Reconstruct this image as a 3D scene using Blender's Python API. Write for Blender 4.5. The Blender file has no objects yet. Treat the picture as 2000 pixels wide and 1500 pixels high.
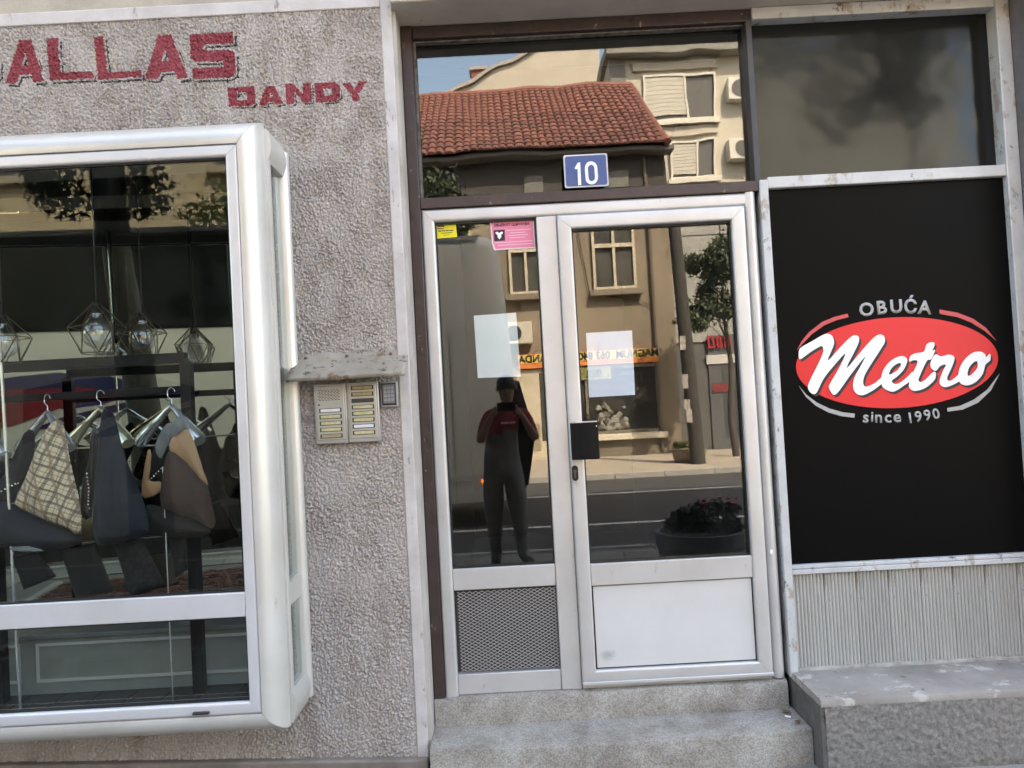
import bpy, bmesh, math, random
import numpy as np
from mathutils import Vector, Matrix
from mathutils.geometry import tessellate_polygon
random.seed(7); rng = np.random.default_rng(7)
RAD = math.radians
scene = bpy.context.scene

# ------------------------------------------------------------------ camera
# world: x right along the facade, y into the building (door plane y=0), z up, pavement z=0.06
CAM = Vector((0.0, -3.33, 1.52))
YAW, PITCH, ROLL = RAD(0.1423), RAD(1.5114), RAD(-3.0742)
FW = Vector((math.sin(YAW)*math.cos(PITCH), math.cos(YAW)*math.cos(PITCH), math.sin(PITCH)))
RT0 = Vector((math.cos(YAW), -math.sin(YAW), 0)); UP0 = RT0.cross(FW)
RT = RT0*math.cos(ROLL) + UP0*math.sin(ROLL); UP = UP0*math.cos(ROLL) - RT0*math.sin(ROLL)
cam_d = bpy.data.cameras.new('camera'); cam = bpy.data.objects.new('camera', cam_d)
scene.collection.objects.link(cam); scene.camera = cam
cam_d.sensor_width = 36; cam_d.lens = 27.0; cam_d.clip_start = 0.01; cam_d.clip_end = 600
m3 = Matrix((RT, UP, -FW)).transposed()
cam.matrix_world = Matrix.Translation(CAM) @ m3.to_4x4()

# ------------------------------------------------------------------ sky, sun, exposure
SUN_EL, SUN_ROT = RAD(50), RAD(28)
world = bpy.data.worlds.new('World'); scene.world = world; world.use_nodes = True
wn = world.node_tree.nodes; wl = world.node_tree.links
sky = wn.new('ShaderNodeTexSky'); sky.sky_type = 'NISHITA'; sky.sun_disc = False
sky.sun_elevation = SUN_EL; sky.sun_rotation = SUN_ROT
sky.air_density = 1.0; sky.dust_density = 2.5; sky.ozone_density = 0.6
wl.new(sky.outputs[0], wn['Background'].inputs[0]); wn['Background'].inputs[1].default_value = 0.15
sd = bpy.data.lights.new('sun', 'SUN'); sd.energy = 3.0; sd.angle = RAD(0.53); sd.color = (1.0, 0.955, 0.905)
sun = bpy.data.objects.new('sun', sd); scene.collection.objects.link(sun); sun.location = (4, 8, 30)
sdir = Vector((math.sin(SUN_ROT)*math.cos(SUN_EL), math.cos(SUN_ROT)*math.cos(SUN_EL), math.sin(SUN_EL)))
sun.rotation_euler = (-sdir).to_track_quat('-Z', 'Y').to_euler()
vs = scene.view_settings; vs.view_transform = 'Standard'; vs.look = 'None'; vs.gamma = 1.0; vs.exposure = 3.36
vs.use_white_balance = True; vs.white_balance_temperature = 8400; vs.white_balance_tint = 10
scene.render.engine = 'CYCLES'
cy = scene.cycles; cy.use_denoising = True; cy.max_bounces = 9; cy.transparent_max_bounces = 24
cy.glossy_bounces = 5; cy.diffuse_bounces = 4; cy.caustics_reflective = False; cy.caustics_refractive = False

# ------------------------------------------------------------------ helpers
COL = scene.collection
def spot(px, py, D):
    """photograph position (2000x1500) to a point D metres in front of the camera plane"""
    d = FW*1500 + RT*(px-1000) + UP*(750-py)
    return CAM + d*(D/d.y)
def refl(px, py, d, yg=0.03):
    """point d metres out in the street that a pane at y=yg shows at that position"""
    p = spot(px, py, 3.33 + 2*yg + d); return Vector((p.x, -d, p.z))

MIR = Vector((-2.0, .22, 1.5)); MIR_N = Vector((math.sin(RAD(5)), -math.cos(RAD(5)), -math.sin(RAD(.6)))).normalized()   # mirror at the back of the display
def bounce(px, py, Q, m):
    """point on the plane (Q, m) that the display mirror shows at that position"""
    d = (FW*1500 + RT*(px-1000) + UP*(750-py)).normalized(); h = CAM + d*((MIR-CAM).dot(MIR_N)/d.dot(MIR_N)); d = d - MIR_N*2*d.dot(MIR_N)
    return h + d*((Vector(Q)-h).dot(m)/d.dot(m))

class MB:
    def __init__(s): s.v = []; s.f = []; s.mi = []
    def add(s, vs_, fs, mi=0):
        o = len(s.v); s.v += [tuple(p) for p in vs_]; s.f += [tuple(i+o for i in q) for q in fs]; s.mi += [mi]*len(fs); return s
    def box(s, x0, x1, y0, y1, z0, z1, mi=0):
        if x0 > x1: x0, x1 = x1, x0
        if y0 > y1: y0, y1 = y1, y0
        if z0 > z1: z0, z1 = z1, z0
        v = [(x,y,z) for z in (z0,z1) for y in (y0,y1) for x in (x0,x1)]
        return s.add(v, [(0,2,3,1),(4,5,7,6),(0,1,5,4),(2,6,7,3),(0,4,6,2),(1,3,7,5)], mi)
    def obox(s, c, ax, ay, az, mi=0):
        """oriented box: centre and three half-axis vectors"""
        c, ax, ay, az = map(Vector, (c, ax, ay, az))
        v = [c+ax*i+ay*j+az*k for k in (-1,1) for j in (-1,1) for i in (-1,1)]
        return s.add(v, [(0,2,3,1),(4,5,7,6),(0,1,5,4),(2,6,7,3),(0,4,6,2),(1,3,7,5)], mi)
    def tube(s, pts, r, n=8, cap=True, mi=0):
        pts = [Vector(p) for p in pts]; rs = r if isinstance(r, (list, tuple)) else [r]*len(pts)
        t0 = (pts[1]-pts[0]).normalized(); a = t0.orthogonal().normalized(); rings = []
        for i, p in enumerate(pts):
            t = (pts[min(i+1, len(pts)-1)] - pts[max(i-1, 0)]).normalized()
            a = (a - t*a.dot(t)); a = a.normalized() if a.length > 1e-6 else t.orthogonal().normalized(); b = t.cross(a)
            rings.append([p + (a*math.cos(2*math.pi*k/n) + b*math.sin(2*math.pi*k/n))*rs[i] for k in range(n)])
        v = [q for R_ in rings for q in R_]; f = []
        for i in range(len(pts)-1):
            for k in range(n):
                f.append((i*n+k, i*n+(k+1)%n, (i+1)*n+(k+1)%n, (i+1)*n+k))
        if cap: f += [tuple(range(n))[::-1], tuple((len(pts)-1)*n+k for k in range(n))]
        return s.add(v, f, mi)
    def lathe(s, c, prof, n=24, mi=0, sx=1, sy=1):
        c = Vector(c); v = []; f = []
        for (r, z) in prof:
            for k in range(n):
                a = 2*math.pi*k/n; v.append(c + Vector((r*math.cos(a)*sx, r*math.sin(a)*sy, z)))
        for i in range(len(prof)-1):
            for k in range(n):
                f.append((i*n+k, i*n+(k+1)%n, (i+1)*n+(k+1)%n, (i+1)*n+k))
        return s.add(v, f, mi)
    def prism(s, pts, vec, mi=0, holes=()):
        """polygon (list of 3D points, with holes) extruded along vec"""
        loops = [[Vector(p) for p in pts]] + [[Vector(p) for p in h] for h in holes]; vec = Vector(vec)
        tri = tessellate_polygon(loops); flat = [p for l in loops for p in l]; n = len(flat)
        v = flat + [p+vec for p in flat]; f = [tuple(t) for t in tri] + [tuple(i+n for i in t)[::-1] for t in tri]
        o = 0
        for l in loops:
            k = len(l)
            f += [(o+i, o+(i+1)%k, o+(i+1)%k+n, o+i+n) for i in range(k)]; o += k
        return s.add(v, f, mi)
    def extrude_x(s, prof, x0, x1, mi=0, caps=True):
        """open or closed (y,z) profile swept along x"""
        n = len(prof); v = [(x0,)+tuple(p) for p in prof] + [(x1,)+tuple(p) for p in prof]
        f = [(i, i+1, i+1+n, i+n) for i in range(n-1)] + [(n-1, 0, n, 2*n-1)]
        s.add(v, f, mi)
        if caps:
            for x in (x0, x1):
                t = tessellate_polygon([[Vector((x, p[0], p[1])) for p in prof]]); s.add([(x, p[0], p[1]) for p in prof], [tuple(q) for q in t], mi)
        return s
    def extrude_z(s, prof, z0, z1, mi=0):
        pts = [(p[0], p[1], z0) for p in prof]; return s.prism(pts, (0, 0, z1-z0), mi)

def recalc(me):
    bm = bmesh.new(); bm.from_mesh(me); bmesh.ops.recalc_face_normals(bm, faces=bm.faces); bm.to_mesh(me); bm.free()
def obj(name, mb, mat, parent=None, smooth=None, bev=0, seg=2, fix=True):
    me = bpy.data.meshes.new(name); me.from_pydata(mb.v, [], mb.f)
    mats = mat if isinstance(mat, (list, tuple)) else [mat]
    for m in mats: me.materials.append(m)
    if len(mats) > 1: me.polygons.foreach_set('material_index', mb.mi)
    if fix: recalc(me)
    if smooth is not None:
        me.polygons.foreach_set('use_smooth', [True]*len(me.polygons)); me.set_sharp_from_angle(angle=RAD(smooth))
    return link(name, me, parent, bev, seg)
def link(name, me, parent=None, bev=0, seg=2):
    o = bpy.data.objects.new(name, me); COL.objects.link(o)
    if parent is not None:
        o.parent = parent
        if parent.type == 'EMPTY': o.location = -parent.location
    if bev:
        b = o.modifiers.new('bevel', 'BEVEL'); b.width = bev; b.segments = seg; b.limit_method = 'ANGLE'; b.angle_limit = RAD(40)
        o.data.polygons.foreach_set('use_smooth', [True]*len(o.data.polygons)); o.data.set_sharp_from_angle(angle=RAD(35))
    return o
def bx(name, x0, x1, y0, y1, z0, z1, mat, parent=None, bev=0, seg=2):
    return obj(name, MB().box(x0,x1,y0,y1,z0,z1), mat, parent, None, bev, seg)
def tag(o, label, cat, group=None, kind=None):
    o['label'] = label; o['category'] = cat
    if group: o['group'] = group
    if kind: o['kind'] = kind
    return o
def thing(name, label, cat, loc=(0,0,0), group=None):
    o = bpy.data.objects.new(name, None); COL.objects.link(o); o.location = loc; o.empty_display_size = 0.1
    return tag(o, label, cat, group)
def struct(o): o['kind'] = 'structure'; return o
def inst(src, parent, loc=(0,0,0), rot=(0,0,0), scale=None):
    o = src.copy(); COL.objects.link(o); o.parent = parent
    off = -parent.location if (parent is not None and parent.type == 'EMPTY') else Vector()
    o.location = Vector(loc) + off; o.rotation_euler = rot
    if scale: o.scale = scale
    return o
def smooth_loop(pts, k=4):
    """closed Catmull-Rom through 2D points"""
    n = len(pts); out = []
    for i in range(n):
        p0, p1, p2, p3 = (np.array(pts[(i+j-1) % n], float) for j in range(4))
        for t in np.arange(k)/k:
            out.append(tuple(0.5*((2*p1)+(-p0+p2)*t+(2*p0-5*p1+4*p2-p3)*t*t+(-p0+3*p1-3*p2+p3)*t**3)))
    return out
def inside(P, poly):
    """vectorised point in polygon"""
    x, z = P[:,0], P[:,1]; c = np.zeros(len(P), bool); n = len(poly)
    for i in range(n):
        x1, z1 = poly[i]; x2, z2 = poly[(i+1) % n]
        m = (z1 > z) != (z2 > z)
        with np.errstate(divide='ignore', invalid='ignore'):
            c ^= m & (x < (x2-x1)*(z-z1)/(z2-z1+1e-12)+x1)
    return c

# ------------------------------------------------------------------ materials
MATS = {}
def nt(name):
    m = bpy.data.materials.new(name); m.use_nodes = True; n = m.node_tree.nodes; l = m.node_tree.links
    return m, n, l, n['Principled BSDF']
def ramp(n, a, b, c0, c1):
    r = n.new('ShaderNodeValToRGB'); e = r.color_ramp.elements
    e[0].position = a; e[1].position = b; e[0].color = tuple(c0)+(1,) if len(c0) == 3 else c0; e[1].color = tuple(c1)+(1,) if len(c1) == 3 else c1
    return r
def noise(n, l, scale, detail=5, stretch=(1,1,1), rough=0.6, coord='Object', off=0, dist=0):
    tc = n.new('ShaderNodeTexCoord'); mp = n.new('ShaderNodeMapping'); mp.inputs['Scale'].default_value = stretch
    mp.inputs['Location'].default_value = (off, off*.7, off*1.3)
    l.new(tc.outputs[coord], mp.inputs[0]); t = n.new('ShaderNodeTexNoise'); t.inputs['Scale'].default_value = scale
    t.inputs['Detail'].default_value = detail; t.inputs['Roughness'].default_value = rough; t.inputs['Distortion'].default_value = dist
    l.new(mp.outputs[0], t.inputs[0]); return t
def mixc(n, l, fac, a, b, mode='MIX'):
    x = n.new('ShaderNodeMix'); x.data_type = 'RGBA'; x.blend_type = mode
    for i, v in ((0, fac), (6, a), (7, b)):
        if isinstance(v, (int, float)): x.inputs[i].default_value = v
        elif isinstance(v, (tuple, list)): x.inputs[i].default_value = tuple(v)+(1,)
        else: l.new(v, x.inputs[i])
    return x.outputs[2]
def M(name, col, col2=None, scale=6, lo=.35, hi=.7, rough=.6, metal=0, bump=0, bscale=80, stretch=(1,1,1), bstretch=(1,1,1),
      spots=None, spec=.5, rnd=0, rvar=0, coat=0, emit=None):
    """base colour with soft wear towards col2, optional chips (colour, scale, threshold, stretch) and fine relief"""
    if name in MATS: return MATS[name]
    m, n, l, p = nt(name)
    src = None
    if col2:
        t = noise(n, l, scale, 6, stretch); r = ramp(n, lo, hi, col, col2); l.new(t.outputs[0], r.inputs[0]); src = r.outputs[0]
    for k, sp in enumerate(spots or ()):
        c, sc, th, st = sp[:4]
        t = noise(n, l, sc, 8, st, .7, off=3.7*(k+1)); r = ramp(n, th, th+.05, (0,0,0), (1,1,1)); l.new(t.outputs[0], r.inputs[0])
        src = mixc(n, l, r.outputs[0], src if src else col, c)
    if rnd:
        oi = n.new('ShaderNodeObjectInfo'); hv = n.new('ShaderNodeHueSaturation')
        mr = n.new('ShaderNodeMapRange'); mr.inputs[3].default_value = 1-rnd; mr.inputs[4].default_value = 1+rnd
        l.new(oi.outputs['Random'], mr.inputs[0]); l.new(mr.outputs[0], hv.inputs['Value'])
        if src: l.new(src, hv.inputs['Color'])
        else: hv.inputs['Color'].default_value = tuple(col)+(1,)
        src = hv.outputs[0]
    if src: l.new(src, p.inputs['Base Color'])
    else: p.inputs['Base Color'].default_value = tuple(col)+(1,)
    p.inputs['Roughness'].default_value = rough; p.inputs['Metallic'].default_value = metal; p.inputs['Specular IOR Level'].default_value = spec
    if coat: p.inputs['Coat Weight'].default_value = coat; p.inputs['Coat Roughness'].default_value = .08
    if rvar:
        t = noise(n, l, 9, 5, off=9); mr = n.new('ShaderNodeMapRange'); mr.inputs[1].default_value = .3; mr.inputs[2].default_value = .7
        mr.inputs[3].default_value = max(.02, rough-rvar); mr.inputs[4].default_value = rough+rvar; l.new(t.outputs[0], mr.inputs[0]); l.new(mr.outputs[0], p.inputs['Roughness'])
    if bump:
        t = noise(n, l, bscale, 4, bstretch, off=5); b = n.new('ShaderNodeBump'); b.inputs['Distance'].default_value = bump; l.new(t.outputs[0], b.inputs['Height']); l.new(b.outputs[0], p.inputs['Normal'])
    if emit: p.inputs['Emission Color'].default_value = tuple(col)+(1,); p.inputs['Emission Strength'].default_value = emit
    MATS[name] = m; return m
def glass(name, base=.16, edge=.75, tint=(.86,.9,.88), rough=0.0, wave=0, wscale=4, wstretch=(1,1,1), smudge=0):
    m, n, l, p = nt(name); n.remove(p); out = n['Material Output']
    tr = n.new('ShaderNodeBsdfTransparent'); tr.inputs[0].default_value = tint+(1,)
    gl = n.new('ShaderNodeBsdfGlossy'); gl.inputs['Roughness'].default_value = rough; gl.inputs[0].default_value = (.97,.98,.98,1)
    lw = n.new('ShaderNodeLayerWeight'); lw.inputs[0].default_value = .5
    pw = n.new('ShaderNodeMath'); pw.operation = 'POWER'; pw.inputs[1].default_value = 3.5; l.new(lw.outputs['Facing'], pw.inputs[0])
    mr = n.new('ShaderNodeMapRange'); mr.inputs[3].default_value = base; mr.inputs[4].default_value = edge; l.new(pw.outputs[0], mr.inputs[0])
    mx = n.new('ShaderNodeMixShader'); l.new(mr.outputs[0], mx.inputs[0]); l.new(tr.outputs[0], mx.inputs[1]); l.new(gl.outputs[0], mx.inputs[2])
    last = mx
    if wave:
        t = noise(n, l, wscale, 1.5, wstretch, .4); b = n.new('ShaderNodeBump'); b.inputs['Distance'].default_value = wave
        l.new(t.outputs[0], b.inputs['Height']); l.new(b.outputs[0], gl.inputs['Normal'])
    if smudge:
        t = noise(n, l, 7, 7, (1,1,.4), .75, off=2); r = ramp(n, .5, .8, (0,0,0), (smudge,)*3); l.new(t.outputs[0], r.inputs[0])
        df = n.new('ShaderNodeBsdfDiffuse'); df.inputs[0].default_value = (.5,.5,.47,1)
        m2 = n.new('ShaderNodeMixShader'); l.new(r.outputs[0], m2.inputs[0]); l.new(mx.outputs[0], m2.inputs[1]); l.new(df.outputs[0], m2.inputs[2]); last = m2
    l.new(last.outputs[0], out.inputs[0]); MATS[name] = m; return m

m_alu   = M('aluminium', (.57,.565,.565), (.49,.48,.47), 3, rough=.38, metal=.35, rvar=.06, spots=[((.44,.42,.40), 22, .63, (1,1,.35))])
m_alu_w = M('aluminium_cream', (.61,.60,.575), (.52,.50,.46), 2.5, rough=.34, metal=.3, rvar=.06, spots=[((.46,.41,.37), 9, .65, (1,1,.3))])
m_seal  = M('sealant', (.42,.36,.33), (.3,.26,.24), 20, rough=.8)
m_gask  = M('rubber_gasket', (.012,.012,.013), rough=.5)
m_brown = M('brown_paint', (.050,.030,.028), (.032,.020,.019), 14, rough=.42, bump=.0006, bscale=40, spots=[((.26,.22,.19), 30, .635, (1,1,.6)), ((.02,.016,.014), 12, .57, (1,1,.5))])
m_white = M('weathered_white_paint', (.52,.53,.53), (.42,.43,.45), 7, rough=.5, bump=.0007, bscale=45, spots=[((.33,.29,.24), 9, .56, (1,1,.6)), ((.10,.085,.07), 20, .60, (1,1,.6))])
m_blackp= M('black_foil', (.0032,.0032,.0036), rough=.34, rvar=.03, spec=.055)
m_plas  = None
m_border= M('smooth_render', (.55,.515,.505), (.44,.405,.39), 9, rough=.85, bump=.0012, bscale=50, spots=[((.27,.24,.22), 18, .61, (1,1,.4))])
m_reveal= M('reveal_render', (.50,.46,.43), (.36,.32,.29), 6, rough=.8, bump=.0015, bscale=40, spots=[((.2,.17,.15), 16, .66, (1,1,.5))])
m_upper = M('upper_render', (.44,.40,.33), (.34,.30,.25), 5, rough=.9, bump=.002, bscale=90)
m_soff  = M('soffit_paint', (.58,.53,.47), (.46,.42,.37), 5, rough=.75, bump=.001, bscale=60, spots=[((.10,.09,.075), 9, .63, (1,1,1))])
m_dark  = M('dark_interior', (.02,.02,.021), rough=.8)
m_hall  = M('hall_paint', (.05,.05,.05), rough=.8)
m_chrome= M('chrome', (.88,.89,.90), rough=.18, metal=.82)
m_gold  = M('champagne_metal', (.80,.74,.54), rough=.18, metal=.82)
m_blk   = M('black_steel', (.008,.008,.009), rough=.5, spec=.25)
m_wire  = M('bronze_wire', (.10,.075,.055), rough=.4, metal=.8)
m_red   = M('sign_red', (.68,.008,.016), rough=.4)
m_redl  = M('sign_red_pale', (.55,.06,.07), rough=.4)
m_sgrey = M('sign_grey', (.34,.34,.34), rough=.45)
m_swhite= M('sign_white', (.80,.80,.82), rough=.4)
m_black2= M('sign_black', (.008,.008,.012), rough=.5)
g_door  = glass('door_glass', .066, .8, (.95,.96,.955), wave=.00006, wscale=2.2, smudge=.012)
g_tran  = glass('transom_glass', .105, .8, (.55,.57,.56), wave=.0008, wscale=3.2, wstretch=(1.15,1,.8), smudge=.012)
g_shop  = glass('shop_glass', .014, .8, (.9,.93,.92), wave=.00005, wscale=2, smudge=.010)
g_lamp  = glass('lamp_glass', .16, .98, (.93,.93,.92))
g_win   = glass('street_window_glass', .05, .8, (.35,.37,.38))
# ------------------------------------------------------------------ the near building
WY = -0.15           # plaster plane
def plaster_mat(name, c0, c1):
    m, n, l, p = nt(name)
    t = noise(n, l, 3.0, 6, (1,1,.45)); r = ramp(n, .3, .72, c0, c1); l.new(t.outputs[0], r.inputs[0])
    t2 = noise(n, l, 5, 7, (1,1,.28), .75, off=4); r2 = ramp(n, .56, .8, (1,1,1), (.80,.77,.74)); l.new(t2.outputs[0], r2.inputs[0])
    c = mixc(n, l, 1.0, r.outputs[0], r2.outputs[0], 'MULTIPLY')
    t6 = noise(n, l, 6, 6, (2.2,1,.16), .7, off=12); r6 = ramp(n, .52, .70, (1,1,1), (.78,.74,.69)); l.new(t6.outputs[0], r6.inputs[0]); c = mixc(n, l, 1.0, c, r6.outputs[0], 'MULTIPLY')
    t7 = noise(n, l, 2.2, 5, (1,1,1), .6, off=21); r7 = ramp(n, .60, .72, (1,1,1), (1.14,1.10,1.0)); l.new(t7.outputs[0], r7.inputs[0]); c = mixc(n, l, 1.0, c, r7.outputs[0], 'MULTIPLY')
    t4 = noise(n, l, 150, 3, off=8); r4 = ramp(n, .35, .7, (.74,.73,.72), (1.12,1.1,1.1)); l.new(t4.outputs[0], r4.inputs[0])
    c = mixc(n, l, 1.0, c, r4.outputs[0], 'MULTIPLY'); l.new(c, p.inputs['Base Color']); p.inputs['Roughness'].default_value = .8
    t3 = noise(n, l, 220, 4); b = n.new('ShaderNodeBump'); b.inputs['Distance'].default_value = .0012; l.new(t3.outputs[0], b.inputs['Height']); l.new(b.outputs[0], p.inputs['Normal'])
    return m
m_plas = plaster_mat('roughcast', (.485,.450,.430), (.425,.390,.370))
def paint_mat(name, c, wear):
    m, n, l, p = nt(name); t = noise(n, l, 120, 5); r = ramp(n, .60, .70, c, wear); l.new(t.outputs[0], r.inputs[0])
    l.new(r.outputs[0], p.inputs['Base Color']); p.inputs['Roughness'].default_value = .7; return m
m_lred = paint_mat('faded_red_paint', (.26,.035,.052), (.30,.15,.15)); m_lblk = paint_mat('black_line_paint', (.022,.018,.018), (.15,.13,.13))

bld = thing('shop_building', 'grey roughcast building front with red painted lettering and a recessed entrance', 'building', (-1.2, WY, 0.06))
# roughcast with real relief; letters are cut from the same skin
S = 0.0033; X0, X1, Z0, Z1 = -2.36, -0.455, 0.10, 3.208
nx = int((X1-X0)/S); nz = int((Z1-Z0)/S)
def band(nx, nz, lx, lz, seed, sharp=2.0):
    """band-limited noise, lx/lz the lump sizes in metres"""
    r_ = np.random.default_rng(seed).standard_normal((nz, nx)); F = np.fft.fft2(r_)
    fx = np.fft.fftfreq(nx, S)[None,:]; fz = np.fft.fftfreq(nz, S)[:,None]
    k = np.sqrt((fx*lx)**2 + (fz*lz)**2); h = np.fft.ifft2(F*np.exp(-((k-1)*sharp)**2)).real
    return h/h.std()
a1 = band(nx+1, nz+1, .026, .046, 1, 1.1); a2 = band(nx+1, nz+1, .0095, .012, 2, 1.2); a3 = band(nx+1, nz+1, .35, .5, 3, 1.0); a4 = band(nx+1, nz+1, .20, .30, 5, 1.0)
coarse = np.clip(.95 + .18*a4, .6, 1.3)
hgt = (np.minimum(np.abs(a1)*1.3, 1)**.7*.0085 - .0055 + a2*.0021)*coarse + a3*.0006
XX, ZZ = np.meshgrid(np.linspace(X0, X1, nx+1), np.linspace(Z0, Z1, nz+1))
edge = np.clip((X1-XX)/.02, 0, 1); hgt = hgt*(.35+.65*edge)
verts = np.stack([XX, WY - .004 - hgt, ZZ], -1).reshape(-1, 3)
cx = (XX[:-1,:-1]+XX[1:,1:])/2; cz = (ZZ[:-1,:-1]+ZZ[1:,1:])/2
hid = (cx < -.96) & (cz > .405) & (cz < 2.58)
ii, jj = np.meshgrid(np.arange(nz), np.arange(nx), indexing='ij')
quads = np.stack([ii*(nx+1)+jj, ii*(nx+1)+jj+1, (ii+1)*(nx+1)+jj+1, (ii+1)*(nx+1)+jj], -1).reshape(-1, 4)
keep = ~hid.reshape(-1); C = np.stack([cx.reshape(-1), cz.reshape(-1)], -1)
jit = C + rng.normal(0, .0012, C.shape)
def lz(pts):   # lettering outline measured on the photograph -> wall plane
    return [(lambda q: (q.x, q.z))(spot(a*.4, b*.4, 3.33+WY)) for a, b in pts]
LET = [  # outline, hole
 ([(-190,245),(-60,238),(-10,262),(0,300),(2,370),(-20,400),(-60,410),(-180,416)], [(-130,280),(-70,277),(-55,290),(-55,360),(-70,372),(-125,375)]),
 ([(28,410),(98,200),(155,196),(220,400),(165,404),(155,365),(98,368),(85,408)], [(110,322),(125,258),(142,318)]),
 ([(230,192),(285,188),(302,356),(458,352),(460,386),(248,396)], None),
 ([(463,184),(507,180),(530,356),(692,346),(694,378),(480,393)], None),
 ([(710,389),(775,176),(838,169),(920,381),(868,390),(855,350),(790,355),(770,389)], [(794,302),(808,245),(830,298)]),
 ([(928,170),(1138,160),(1143,214),(996,221),(998,250),(1122,245),(1150,262),(1153,362),(1125,381),(946,388),(938,336),(1092,328),(1092,302),(960,305),(932,288)], None),
 ([(1113,431),(1235,424),(1248,436),(1250,502),(1235,520),(1120,523)], [(1160,455),(1206,453),(1208,491),(1162,493)]),
 ([(1266,519),(1300,425),(1340,421),(1387,508),(1345,514),(1338,498),(1312,500),(1305,517)], [(1314,477),(1322,454),(1335,475)]),
 ([(1393,412),(1435,410),(1481,463),(1480,408),(1520,405),(1526,500),(1485,505),(1438,450),(1440,508),(1400,512)], None),
 ([(1535,408),(1635,402),(1660,420),(1663,475),(1640,498),(1545,503)], [(1580,435),(1620,432),(1623,468),(1583,472)]),
 ([(1670,408),(1710,404),(1732,438),(1755,400),(1793,397),(1752,460),(1760,496),(1725,499),(1718,465)], None)]
lab = np.full(len(C), -1); shd = np.full(len(C), -1)
for k, (o_, h_) in enumerate(LET):
    big = k < 6; d1, d2 = (9, 17) if big else (5, 10)
    P = lz(o_); ok = inside(jit, P)
    if h_: ok &= ~inside(jit, lz(h_))
    def sh(d):
        i_ = inside(jit, lz([(a+d, b+d) for a, b in o_]))
        if h_: i_ &= ~inside(jit, lz([(a+d, b+d) for a, b in h_]))
        return i_
    lab[ok & keep] = k; s_ = sh(d2) & ~sh(d1); shd[s_ & keep] = k
shd[lab >= 0] = -1
def sub_mesh(name, mask, mat, parent):
    q = quads[mask]; u, inv = np.unique(q, return_inverse=True)
    me = bpy.data.meshes.new(name); me.from_pydata(verts[u].tolist(), [], inv.reshape(-1, 4).tolist()); me.materials.append(mat)
    me.polygons.foreach_set('use_smooth', [True]*len(me.polygons)); return link(name, me, parent)
def strokes(mask_id):
    left = set(np.nonzero(shd == mask_id)[0].tolist()); out = []
    while left:
        st_ = [left.pop()]; comp = list(st_)
        while st_:
            c_ = st_.pop()
            for n_ in (c_-1, c_+1, c_-nx, c_+nx):
                if n_ in left: left.discard(n_); st_.append(n_); comp.append(n_)
        if len(comp) > 14: out.append(comp)
        else: shd[comp] = -1
    return out
ST = [strokes(k) for k in range(len(LET))]
wall = sub_mesh('roughcast_wall', keep & (lab < 0) & (shd < 0), m_plas, bld)
for k in range(len(LET)):
    if (lab == k).any(): sub_mesh('painted_letter', lab == k, m_lred, wall)
    for comp in ST[k]:
        mk = np.zeros(len(C), bool); mk[comp] = True; sub_mesh('letter_shadow_line', mk, m_lblk, wall)
# smooth borders, plinth, reveals, soffit and the mass above
obj('edge_border', MB().box(-.458, -.412, WY-.011, .03, .075, 3.30), m_border, bld, bev=.004)
obj('top_border', MB().box(-6, -.4585, WY-.012, WY+.1, 3.2085, 3.262), m_border, bld, bev=.004)
obj('upper_wall', MB().box(-12, -.412, WY-.001, .4, 3.2625, 12.2), m_upper, bld)
obj('door_reveal', MB().box(-.4118, -.398, WY+.004, .10, .08, 3.196), m_reveal, bld)
obj('lintel', MB().box(-.4118, 9, -.215, .5, 3.197, 3.75), m_soff, bld, bev=.006)
obj('upper_wall', MB().box(-.4118, 9, WY, .4, 3.7505, 12.2), m_upper, bld)
obj('right_pillar', MB().box(2.262, 9, WY-.03, .5, .05, 3.1965), M('dark_render', (.15,.14,.145), (.11,.10,.105), 8, rough=.9, bump=.004, bscale=70), bld)
obj('plinth', MB().prism([(-6,-.19,.0),(-.413,-.19,.0),(-.413,-.19,.105),(-6,-.19,.33)], (0,.30,0)), M('plinth_render', (.24,.205,.18), (.15,.125,.105), 7, rough=.9, bump=.003, bscale=60, spots=[((.07,.06,.05), 8, .62, (1,1,1))]), bld, bev=.008)
obj('eaves', MB().box(-12.5, 9.5, -.7, 9, 12.2, 12.5), m_upper, bld)
obj('back_wall', MB().box(-12, 9, 8.5, 8.9, 0, 12.2), m_upper, bld)
obj('side_wall', MB().box(-12.4, -12, -.15, 8.9, 0, 12.2), m_upper, bld); obj('side_wall', MB().box(9, 9.4, -.15, 8.9, 0, 12.2), m_upper, bld)
obj('front_wall', MB().box(-12, -3.31, WY, .3, 0, 3.2), m_plas, bld); obj('front_wall', MB().box(-3.309, -2.361, WY, .0, 2.604, 3.2), m_plas, bld); obj('front_wall', MB().box(-3.309, -2.361, WY, .0, .0, .384), m_plas, bld)
# hall behind the door and the closed room behind the black shopfront
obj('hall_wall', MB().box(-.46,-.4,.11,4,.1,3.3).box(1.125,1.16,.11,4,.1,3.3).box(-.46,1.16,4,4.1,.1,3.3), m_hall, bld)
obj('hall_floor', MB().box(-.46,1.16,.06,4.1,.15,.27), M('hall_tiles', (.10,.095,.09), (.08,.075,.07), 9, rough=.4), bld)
obj('hall_ceiling', MB().box(-.46,1.16,.11,4.1,3.2,3.3), m_hall, bld)
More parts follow.
